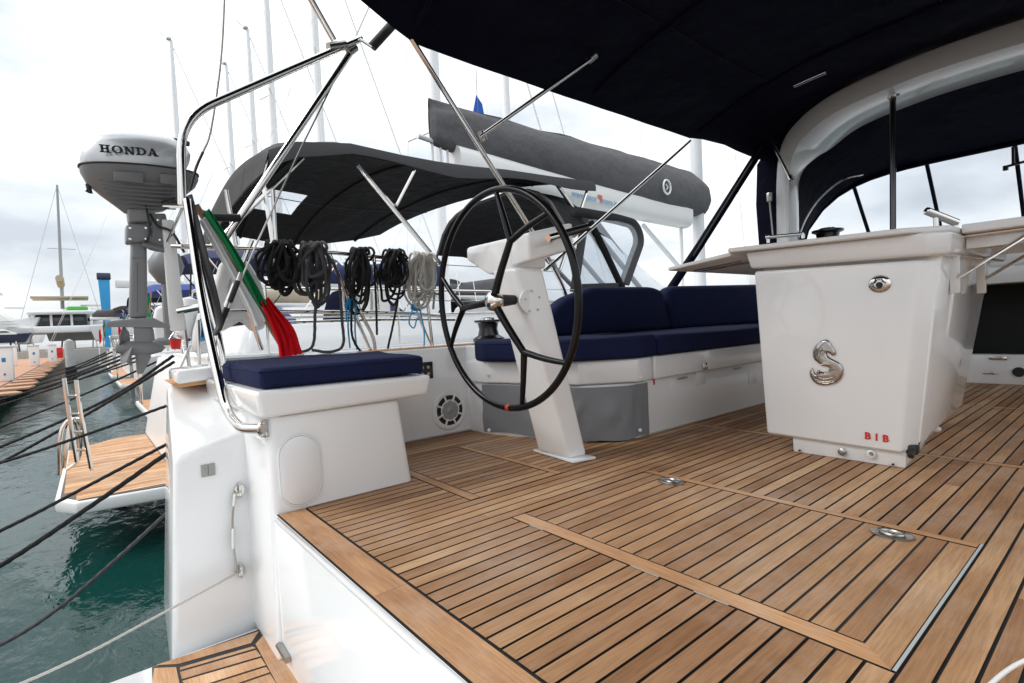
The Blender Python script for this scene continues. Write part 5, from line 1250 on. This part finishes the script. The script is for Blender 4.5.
# ================================================================== the row of yachts beyond
def make_yacht(cover, hullm, biminim):
    t = thing('sailing_yacht', 'x', 'sailing yacht', (0, 0, 0), 'sailing yachts moored stern-to in a row')
    D = WZ
    ys = [0, .4, 3, 6, 9, 11, 12.4]; hw = [1.6, 1.75, 2.0, 2.0, 1.55, .85, .05]; zd = 1.25
    bm = BM(); rr_ = []
    for y, h in zip(ys, hw): rr_.append([V((-h, y, zd)), V((-h*.9, y, 0.02)), V((-h*.5, y, -.4)), V((h*.5, y, -.4)), V((h*.9, y, .02)), V((h, y, zd))])
    loft(bm, rr_); bm.faces.new(list(bm.verts)[:6]); new('hull', bm, hullm, t, 50)
    bm = BM(); loft(bm, [[r[0], r[-1]] for r in rr_]); new('deck', bm, LIDM, t, 0)
    bm = BM(); hull8(bm, [(-1.3, 3.8, zd), (1.3, 3.8, zd), (.7, 8.8, zd), (-.7, 8.8, zd)], [(-1.1, 4, zd+.5), (1.1, 4, zd+.5), (.5, 8.4, zd+.25), (-.5, 8.4, zd+.25)], .06); hull8(bm, [(-1.5, .3, zd), (1.5, .3, zd), (1.5, 3.8, zd), (-1.5, 3.8, zd)], [(-1.4, .4, zd+.3), (1.4, .4, zd+.3), (1.4, 3.8, zd+.3), (-1.4, 3.8, zd+.3)], .04); new('coachroof', bm, GEL2, t, 40)
    bm = BM(); box(bm, -1.4, 1.4, -.5, .05, .42, .52, .02); new('platform', bm, WHITE, t); bm = BM(); box(bm, -1.35, 1.35, -.46, 0, .522, .53); new('platform_teak', bm, TKL, t, 0)
    new('mast', lathe(BM(), [(.15, 0), (.15, 8), (.13, 14), (.08, 16.6), (0, 16.6)], (0, 6.2, zd), (0, 0, 1), 10), MASTP, t)
    bm = BM(); box(bm, -.14, .14, 6.0, 6.2, zd+16.6, zd+16.68); tube(bm, [(0, 6.0, zd+16.6), (0, 5.7, zd+16.9)], .02, 5); tube(bm, [(-.15, 6.2, zd+16.7), (-.15, 6.2, zd+17.2)], .012, 4); new('masthead', bm, MASTW, t, 0)
    for z in (5.6, 10.6):
        bm = BM(); tube(bm, [(-1.0 if z < 6 else -.7, 5.9, zd+z), (0, 6.2, zd+z+.08), (1.0 if z < 6 else .7, 5.9, zd+z)], .025, 5); new('spreader', bm, MASTW, t)
    bm = BM()
    for s_ in (-1, 1):
        tube(bm, [(s_*1.9, 6.0, zd), (s_*1.0, 5.9, zd+5.6), (s_*.7, 5.9, zd+10.6), (0, 6.2, zd+16.3)], .009, 4); tube(bm, [(s_*1.8, 5.6, zd), (0, 6.2, zd+5.5)], .008, 4)
        tube(bm, [(s_*1.2, .2, zd), (0, 2.6, zd+6), (0, 6.1, zd+16.6)], .009, 4)
    tube(bm, [(0, 12.3, zd), (0, 6.3, zd+16.2)], .03, 5)
    new('rigging', bm, MASTP, t)
    bm = BM(); tube(bm, [(0, 6.1, zd+1.5), (0, 1.9, zd+1.55)], .09, 8); new('boom', bm, WHITE, t)
    bm = BM(); loft(bm, [[V((.16*w_*math.cos(a), y, zd+1.62+.2*h_+.24*h_*math.sin(a))) for a in [2*math.pi*k/12 for k in range(12)]] for y, w_, h_ in ((2.0, .3, .4), (2.2, .7, .8), (4, 1, 1), (5.7, 1.2, 1.5), (6.1, .8, 1.6))], 0, True); new('sail_cover', bm, cover, t)
    bm = BM(); loft(bm, [[V((-1.4+2.8*k/10, y, zd+1.9+.25*(1-(2*k/10-1)**4)-dz)) for k in range(11)] for y, dz in ((.2, .12), (.5, 0), (1.6, -.03), (2.9, .05))], .01); new('bimini', bm, biminim, t)
    bm = BM()
    for s_ in (-1, 1):
        for y in (.5, 2.8): tube(bm, [(s_*1.45, 1.6, zd+.3), (s_*1.4, y, zd+1.9)], .016, 6)
    new('bimini_bow', bm, STEEL, t)
    bm = BM(); loft(bm, [[V((-1.2+2.4*k/8, y, zd+.4+h_*(1-abs(2*k/8-1)**3))) for k in range(9)] for y, h_ in ((3.3, 1.05), (4.2, 1.0), (5.0, .25))], .01); new('spray_hood', bm, biminim, t)
    bm = BM()
    for s_ in (-1, 1):
        tube(bm, roundpath([(s_*.5, .05, zd), (s_*.5, 0, zd+.65), (s_*1.55, .1, zd+.65), (s_*1.8, 1.8, zd+.62), (s_*1.85, 1.9, zd)], .15), .016, 6)
        tube(bm, [(s_*.5, .05, zd+.33), (s_*1.55, .1, zd+.33), (s_*1.8, 1.8, zd+.32)], .012, 6)
        for y in (3.5, 5.2, 7, 8.8): tube(bm, [(s_*1.98 if y < 8 else s_*1.6, y, zd), (s_*1.98 if y < 8 else s_*1.6, y, zd+.62)], .013, 5)
        tube(bm, [(s_*1.8, 1.8, zd+.62), (s_*1.98, 5.2, zd+.62), (s_*1.6, 8.8, zd+.62), (0, 12.2, zd+.65)], .006, 4)
    new('guard_rail', bm, STEEL, t)
    for s_ in (-1, 1):
        for y in (1.2, 3.4, 5.6):
            bm = BM(); lathe(bm, [(0, -.36), (.10, -.30), (.12, 0), (.10, .30), (0, .36)], (s_*2.08, y, zd-.35), (0, 0, 1), 10); tube(bm, [(s_*2.08, y, zd), (s_*1.97, y, zd+.6)], .012, 4); new('fender', bm, FENDM, t)
    bm = BM(); tube(bm, roundpath([(-.9, -.45, .5), (-.9, -.45, 1.3), (-.55, -.45, 1.3), (-.55, -.45, .5)], .1), .02, 6); new('swim_ladder', bm, STEEL, t)
    bm = BM(); box(bm, -.3, .3, .02, .06, zd-.55, zd-.15, .01); new('transom_locker', bm, GEL2, t)
    return t
spec = [  # mast pixel, distance x, scale, top height factor, proto, label
    (407, -11.9, 1.0, 0, 'white yacht second along the row, its wide mast rising behind the awning'),
    (515, -15.5, 1.0, 1, 'white yacht whose mast shows just above the long grey sail cover'),
    (330, -20.0, 1.02, 2, 'white yacht whose mast rises right of the bent steel tube'),
    (284, -25.0, 1.05, 1, 'white yacht whose mast passes behind the steel side stay'),
    (264, -29.5, .98, 0, 'white yacht with the slim mast left of the side stay'),
    (244, -34.0, .98, 2, 'white yacht with the shortest mast seen under the bent tube'),
    (188, -38.0, 1.12, 1, 'white yacht farthest along the row, its mast beside the outboard motor')]
protos = {}
covs = [(mat('navy_cover', (.02, .03, .10), .85), WHITE, mat('navy_canvas_far', (.015, .02, .07), .85)), (GREYCAN, WHITE, BLKCAN), (TANC, WHITE, mat('blue_canvas', (.03, .06, .22), .85))]
for i, (px, X, s, k, lab) in enumerate(spec):
    if k not in protos: protos[k] = o = make_yacht(*covs[k])
    else: o = copy_tree(protos[k])
    q = at(px, 300, 'x', X)
    o.scale = (s, s, s); o.location = (X, max(q.y-6.2*s, 1.15+.0*i) if i not in (0, 1) else (q.y-6.2), WZ); o['label'] = lab
    if i > 1: o.location = (X, q.y-6.2*s, WZ)
    want = o.location.y+6.2*s; o.location.y = max(o.location.y, 1.3)
    dy = max(-4.6, (want-(o.location.y+6.2*s))/s)
    for ch in o.children:
        if ch.name.split('.')[0] in ('mast', 'masthead', 'spreader', 'rigging', 'boom', 'sail_cover') and i > 1: ch.location.y += dy

# ------------------------------------------------------------------ stern clutter next door: a hanging outboard and green flags
def small_flag(px, py, x, s, label):
    t = thing('ensign', label, 'flag', at(px, py, 'x', x), 'Italian flags on the sterns along the row')
    q = at(px, py, 'x', x); new('staff', tube(BM(), [q+V((0, -.1*s, -.6*s)), q+V((0, .0, .25*s))], .012*s+.004, 6), WOODP, t)
    for i, m in enumerate((FLAGG, FLAGW, FLAGR)):
        bm = BM(); rows = [[q+V((.05*math.sin(j*2+i*2+u*3), -.02-.06*s*(i+u), .2*s-.45*s*j/4-.10*(i+u)*s)) for u in (0, .5, 1)] for j in range(5)]; loft(bm, rows, .004); new(('green_band', 'white_band', 'red_band')[i], bm, m, t, 60)
small_flag(152, 305, -10.2, .9, 'flag with green edge just right of the outboard leg')
small_flag(106, 328, -20, .9, 'small flag left of the outboard leg, over the far sterns')
small_flag(126, 322, -16, .8, 'small flag seen behind the outboard leg')
t = thing('outboard_motor', 'second smaller outboard motor hanging on the next yacht\'s rail', 'outboard motor', at(165, 300, 'x', -6))
bm = BM(); c = at(166, 266, 'x', -6); lathe(bm, [(0, .16), (.10, .13), (.15, .02), (.13, -.08), (.05, -.17), (0, -.17)], c, (0, .15, 1), 18); new('cowl', bm, GREYOB, t)
bm = BM(); tube(bm, [c+V((0, 0, -.12)), c+V((0, -.02, -.75))], [.05, .035], 8); new('leg', bm, GREYOB, t)
bm = BM(); q = c+V((0, -.04, -.72)); lathe(bm, [(0, .12), (.04, .06), (.04, -.06), (0, -.12)], q, (0, 1, 0), 10)
for k in range(3): d = V((math.cos(R(90+120*k)), 0, math.sin(R(90+120*k)))); tube(bm, [q+V((0, -.1, 0)), q+V((0, -.12, 0))+d*.12], [.02, .035], 6, flat=.3)
new('propeller', bm, GREYOB, t)
lb = thing('lifebuoy', 'small white horseshoe lifebuoy on the next yacht below its motor', 'lifebuoy', at(162, 330, 'x', -6.4))
bm = BM(); prism(bm, [at(a, b, 'x', -6.4) for a, b in ((156, 306), (166, 305), (176, 312), (178, 345), (168, 350), (155, 345), (153, 320))], (-.1, 0, 0), .05, 4); new('float', bm, WHITE, lb, 60)

# ------------------------------------------------------------------ pier with service pedestals
pier = thing('pier', 'long terracotta planked pier at the left with pale edge', 'pier', (-40, -4, WZ))
bm = BM(); box(bm, -110, 6, -6.2, -1.95, -.78, -.56, .02); new('pier_deck', bm, ORANGE, pier, 30)
bm = BM(); box(bm, -110, 6, -1.93, -1.84, -.80, -.58, .02); new('pier_fender', bm, mat('weathered_timber', (.22, .17, .13), .9, var=.2), pier)
bm = BM()
for k in range(18): box(bm, -8-6*k, -7.6-6*k, -2.6, -2.2, -3, -.79)
new('pier_pile', bm, CONC, pier)
for k in range(26): x = -18-1.9*k; bm = BM(); prism(bm, [(x, -1.83, -.60), (x-.9, -1.83, -.60), (x-.9, -1.1-.3*(k % 3 == 0), -.60), (x-.1, -1.2, -.60)], (0, 0, .05)); new('gangway_board', bm, ORANGE, pier, 30)
PX = [(6, 378, 'white service pedestal on the pier at the left frame edge'), (13, 366, 'white service pedestal just behind the nearest one'), (35, 366, 'white service pedestal in the middle of the pier'), (53, 362, 'white service pedestal next to the red hose box')]
ped0 = None
for (px, py, lab) in PX:
    q = at(px, py, 'z', -.56)
    q = V((max(q.x, -60), max(q.y, -5), -.56)) if px != 6 else at(6, 381, 'z', -.56)
    q.z = -.559
    if ped0 is None:
        t = thing('service_pedestal', lab, 'service pedestal', (0, 0, 0), 'service pedestals along the pier')
        bm = BM(); box(bm, -.22, .22, -.22, .22, 0, 1.15, .03, 2); new('cabinet', bm, WHITE, t); bm = BM(); box(bm, .221, .235, -.05, .05, .66, .80, .004); box(bm, .221, .235, -.03, .03, .2, .27, .004); new('socket_plate', bm, BLUEP, t)
        bm = BM(); box(bm, -.26, .26, -.26, .26, 1.15, 1.21, .02); new('lid', bm, MASTW, t); ped0 = t
    else: t = copy_tree(ped0); t['label'] = lab
    t.location = q
q = at(60, 358, 'z', -.56); q.z = -.559
t = thing('hose_box', 'red fire hose box on the pier', 'hose box', q); bm = BM(); box(bm, q.x-.2, q.x+.2, q.y-.22, q.y+.22, -.559, .35, .04); new('cabinet', bm, RED, t); bm = BM(); lathe(bm, [(.24, 0), (.24, .1), (0, .1)], (q.x+.2, q.y, .1), (1, 0, 0), 14); new('reel', bm, RED, t)
q = at(70, 355, 'x', -38)
t = thing('mooring_pile', 'grey mooring pile with domed cap standing in the water', 'pile', (q.x, q.y, WZ)); bm = BM(); lathe(bm, [(.22, -3), (.22, 1.75), (.17, 1.95), (0, 2.05)], (q.x, q.y, WZ), (0, 0, 1), 14); new('post', bm, mat('pile_grey', (.36, .37, .37), .7, var=.2), t); bm = BM(); lathe(bm, [(.26, 0), (.26, .5), (.22, .5)], (q.x, q.y, WZ), (0, 0, 1), 14); new('tyre_band', bm, RUBBER, t)
# mooring lines of the far boats
pairs = [((-12, 432), (165, 358)), ((-8, 408), (150, 352)), ((4, 398), (150, 357)), ((14, 392), (128, 353)), ((22, 388), (128, 357)), ((31, 383), (112, 352)), ((40, 378), (112, 356)), ((50, 372), (105, 353)), ((-4, 401), (120, 360))]
labs = ['long dark line just above the ladder hoop', 'dark line slanting up to the second stern', 'dark line right under the first slanting one', 'thin line from the pier to the third stern', 'slack thin line to the third stern', 'fine line to the fourth stern', 'fine slack line to the fourth stern', 'finest line to the most distant stern', 'lone fine line between the pier edge and the third stern']
for (a, b), lab in zip(pairs, labs):
    x1 = -11 if b[0] > 140 else (-15 if b[0] > 119 else -20); x0_ = x1-3 if a[0] < 0 else -28
    moor('%s' % lab, [at(*b, 'x', x1), at((a[0]+b[0])/2, (a[1]+b[1])/2+2.5, 'x', (x1+x0_)/2), at(*a, 'x', x0_)], .020 if x1 > -12 else .028, name='mooring_rope', grp='mooring lines of the yachts farther along')

# ------------------------------------------------------------------ far boatyard
qy = tag(new('quay', box(BM(), -160, -66, -60, 45, -3, .1, .05), CONC), kind='structure')
cat = thing('catamaran', 'white sailing catamaran ashore with tan awning and slim mast', 'catamaran', (-74, -.5, .1))
def fq(px, py, x=-72): return at(px, py, 'x', x)
base = fq(63, 337)
cy, cz = base.y, .1
bm = BM()
for s_ in (-1, 1):
    yy = cy+s_*3.1
    hull8(bm, [(-70.0, yy-.5, cz+.7), (-70.0, yy+.5, cz+.7), (-82, yy+.3, cz+.7), (-82, yy-.3, cz+.7)], [(-69.6, yy-1.0, cz+2.4), (-69.6, yy+1.0, cz+2.4), (-83, yy+.2, cz+2.8), (-83, yy-.2, cz+2.8)], .2, 3)
new('hull', bm, WHITE, cat, 50)
bm = BM(); box(bm, -80, -70, cy-3.2, cy+3.2, cz+1.7, cz+2.4, .15, 2); new('bridge_deck', bm, WHITE, cat, 50)
bm = BM(); box(bm, -79, -71.5, cy-2.1, cy+2.1, cz+2.4, cz+3.6, .2, 2); new('saloon', bm, GLASSD, cat, 50)
bm = BM(); box(bm, -79.5, -70.2, cy-2.6, cy+2.6, cz+3.6, cz+3.95, .15, 2)
for s_ in (-2.4, -.8, .8, 2.4): box(bm, -71.3, -71.1, cy+s_-.1, cy+s_+.1, cz+2.4, cz+3.6)
new('roof', bm, WHITE, cat, 50)
bm = BM(); box(bm, -76, -71.5, cy-2.3, cy+2.3, cz+5.3, cz+5.5, .05); new('awning', bm, TANC, cat)
bm = BM(); box(bm, -74, -71.0, cy+.4, cy+2.2, cz+3.95, cz+4.4, .2); new('fly_cover', bm, GREENC, cat)
m0, m1 = fq(57, 185, -76), fq(62, 300, -76)
new('mast', tube(BM(), [V((-76, m1.y, cz+4.4)), V((-76, m0.y, m0.z))], [.18, .10], 8), mat('grey_mast', (.35, .36, .37), .5), cat)
bm = BM(); top_ = V((-76, m0.y, m0.z))
for s_ in (-3.5, 3.5): tube(bm, [top_, V((-75, cy+s_, cz+2.5))], .03, 4)
tube(bm, [V((-76, m0.y-1.2, cz+11)), V((-76, m0.y+1.2, cz+11))], .05, 5); tube(bm, [top_, V((-83, cy, cz+2.8))], .03, 4); new('rigging', bm, STEELD, cat)
bm = BM(); tube(bm, [V((-76, m1.y, cz+7)), V((-72, m1.y, cz+7.4))], .35, 8); new('boom_cover', bm, TANC, cat)
def mboat(px, py, x, L_, h, lab, rot=0, dark=False):
    q = at(px, py, 'x', x); t = thing('motor_boat', lab, 'motor boat', (x, q.y, .1), 'motor boats laid up ashore')
    z0 = .1+.9; bm = BM(); c_, s_ = math.cos(rot), math.sin(rot)
    def W(u, v, z): return (x+u*c_-v*s_, q.y+u*s_+v*c_, z)
    hull8(bm, [W(-L_/2, -.9, z0), W(L_*.35, -.6, z0), W(L_*.35, .6, z0), W(-L_/2, .9, z0)], [W(-L_/2, -1.7, z0+h), W(L_/2, -.3, z0+h*1.3), W(L_/2, .3, z0+h*1.3), W(-L_/2, 1.7, z0+h)], .1, 2); new('hull', bm, NAVYH if dark else WHITE, t, 50)
    bm = BM(); hull8(bm, [W(-L_*.4, -1.3, z0+h), W(L_*.25, -.8, z0+h*1.1), W(L_*.25, .8, z0+h*1.1), W(-L_*.4, 1.3, z0+h)], [W(-L_*.35, -1.1, z0+h*1.9), W(0, -.9, z0+h*1.9), W(0, .9, z0+h*1.9), W(-L_*.35, 1.1, z0+h*1.9)], .1, 2); new('cabin', bm, WHITE, t, 50)
    bm = BM(); hull8(bm, [W(-L_*.3, -1.24, z0+h*1.35), W(L_*.12, -.93, z0+h*1.4), W(L_*.12, .93, z0+h*1.4), W(-L_*.3, 1.24, z0+h*1.35)], [W(-L_*.3, -1.20, z0+h*1.6), W(L_*.05, -.95, z0+h*1.6), W(L_*.05, .95, z0+h*1.6), W(-L_*.3, 1.2, z0+h*1.6)], .02); new('side_window', bm, GLASSD, t)
    bm = BM(); tube(bm, [W(-L_*.3, 0, z0+h*1.9), W(-L_*.35, 0, z0+h*2.9)], .08, 6); box(bm, x-.8, x+.8, q.y-.9, q.y+.9, z0+h*2.5, z0+h*2.6); new('radar_arch', bm, WHITE, t)
    bm = BM()
    for u in (-L_*.35, L_*.2):
        for v in (-.9, .9): tube(bm, [W(u, v, .1), W(u, v*.6, z0+.2)], .08, 5)
    new('cradle', bm, STEELD, t)
mboat(-8, 330, -72, 7.5, 1.9, 'cream motor yacht cut by the left frame edge', 1.35)
mboat(16, 330, -98, 7.5, 1.9, 'white flybridge motor yacht just left of the catamaran', 1.2)
mboat(6, 336, -69.5, 3.8, .7, 'dark hulled small boat in front of the cream motor yacht', 1.5, True)
for i, (px, x, lab) in enumerate(((93, -76, 'small white motor boat right of the catamaran'), (101, -84, 'white cabin cruiser behind the small boat right of the catamaran'), (118, -90, 'white motor boat beyond the blue travel lift'), (132, -80, 'white motor boat seen past the outboard leg'))):
    mboat(px, 335, x, 7.5, 1.5, lab, 1.2+.3*i)
tl = thing('travel_lift', 'blue and white boat travel lift in the yard', 'boat lift', at(107, 335, 'x', -68))
q = at(108, 335, 'x', -68); qt = at(107, 279, 'x', -68)
bm = BM(); hull8(bm, [(-68.3, q.y-.25, .1), (-67.7, q.y-.25, .1), (-67.7, q.y+.25, .1), (-68.3, q.y+.25, .1)], [(-68.3, q.y-.5, qt.z), (-67.7, q.y-.5, qt.z), (-67.7, q.y+.45, qt.z), (-68.3, q.y+.45, qt.z)], .05); new('tower', bm, mat('light_blue_paint', (.02, .30, .62), .5), tl)
bm = BM(); box(bm, -68.4, -67.6, q.y-.6, q.y+.55, qt.z-.1, qt.z+.6, .1); new('hoist_box', bm, NAVYH, tl)
bm = BM(); box(bm, -68.3, -67.7, q.y+.9, q.y+9, qt.z-.9, qt.z-.1, .1); new('cross_beam', bm, WHITE, tl)
bm = BM(); box(bm, -68.25, -67.75, q.y+8.6, q.y+9.3, .1, qt.z-.5, .05); new('tower', bm, MATS['light_blue_paint'], tl)

# little things in the sky and on far rigs
bf = thing('pennant', 'blue triangular pennant flying above the grey sail cover', 'flag', at(478, 112, 'x', -11))
new('hoist', tube(BM(), [at(476, 70, 'x', -11), at(478, 118, 'x', -11)], .012, 5), STEELD, bf)
bm = BM(); prism(bm, [at(476, 95, 'x', -11), at(482, 104, 'x', -11), at(484, 115, 'x', -11), at(473, 112, 'x', -11)], (.01, 0, 0)); new('cloth', bm, mat('pennant_blue', (.01, .10, .45), .7), bf, 0)
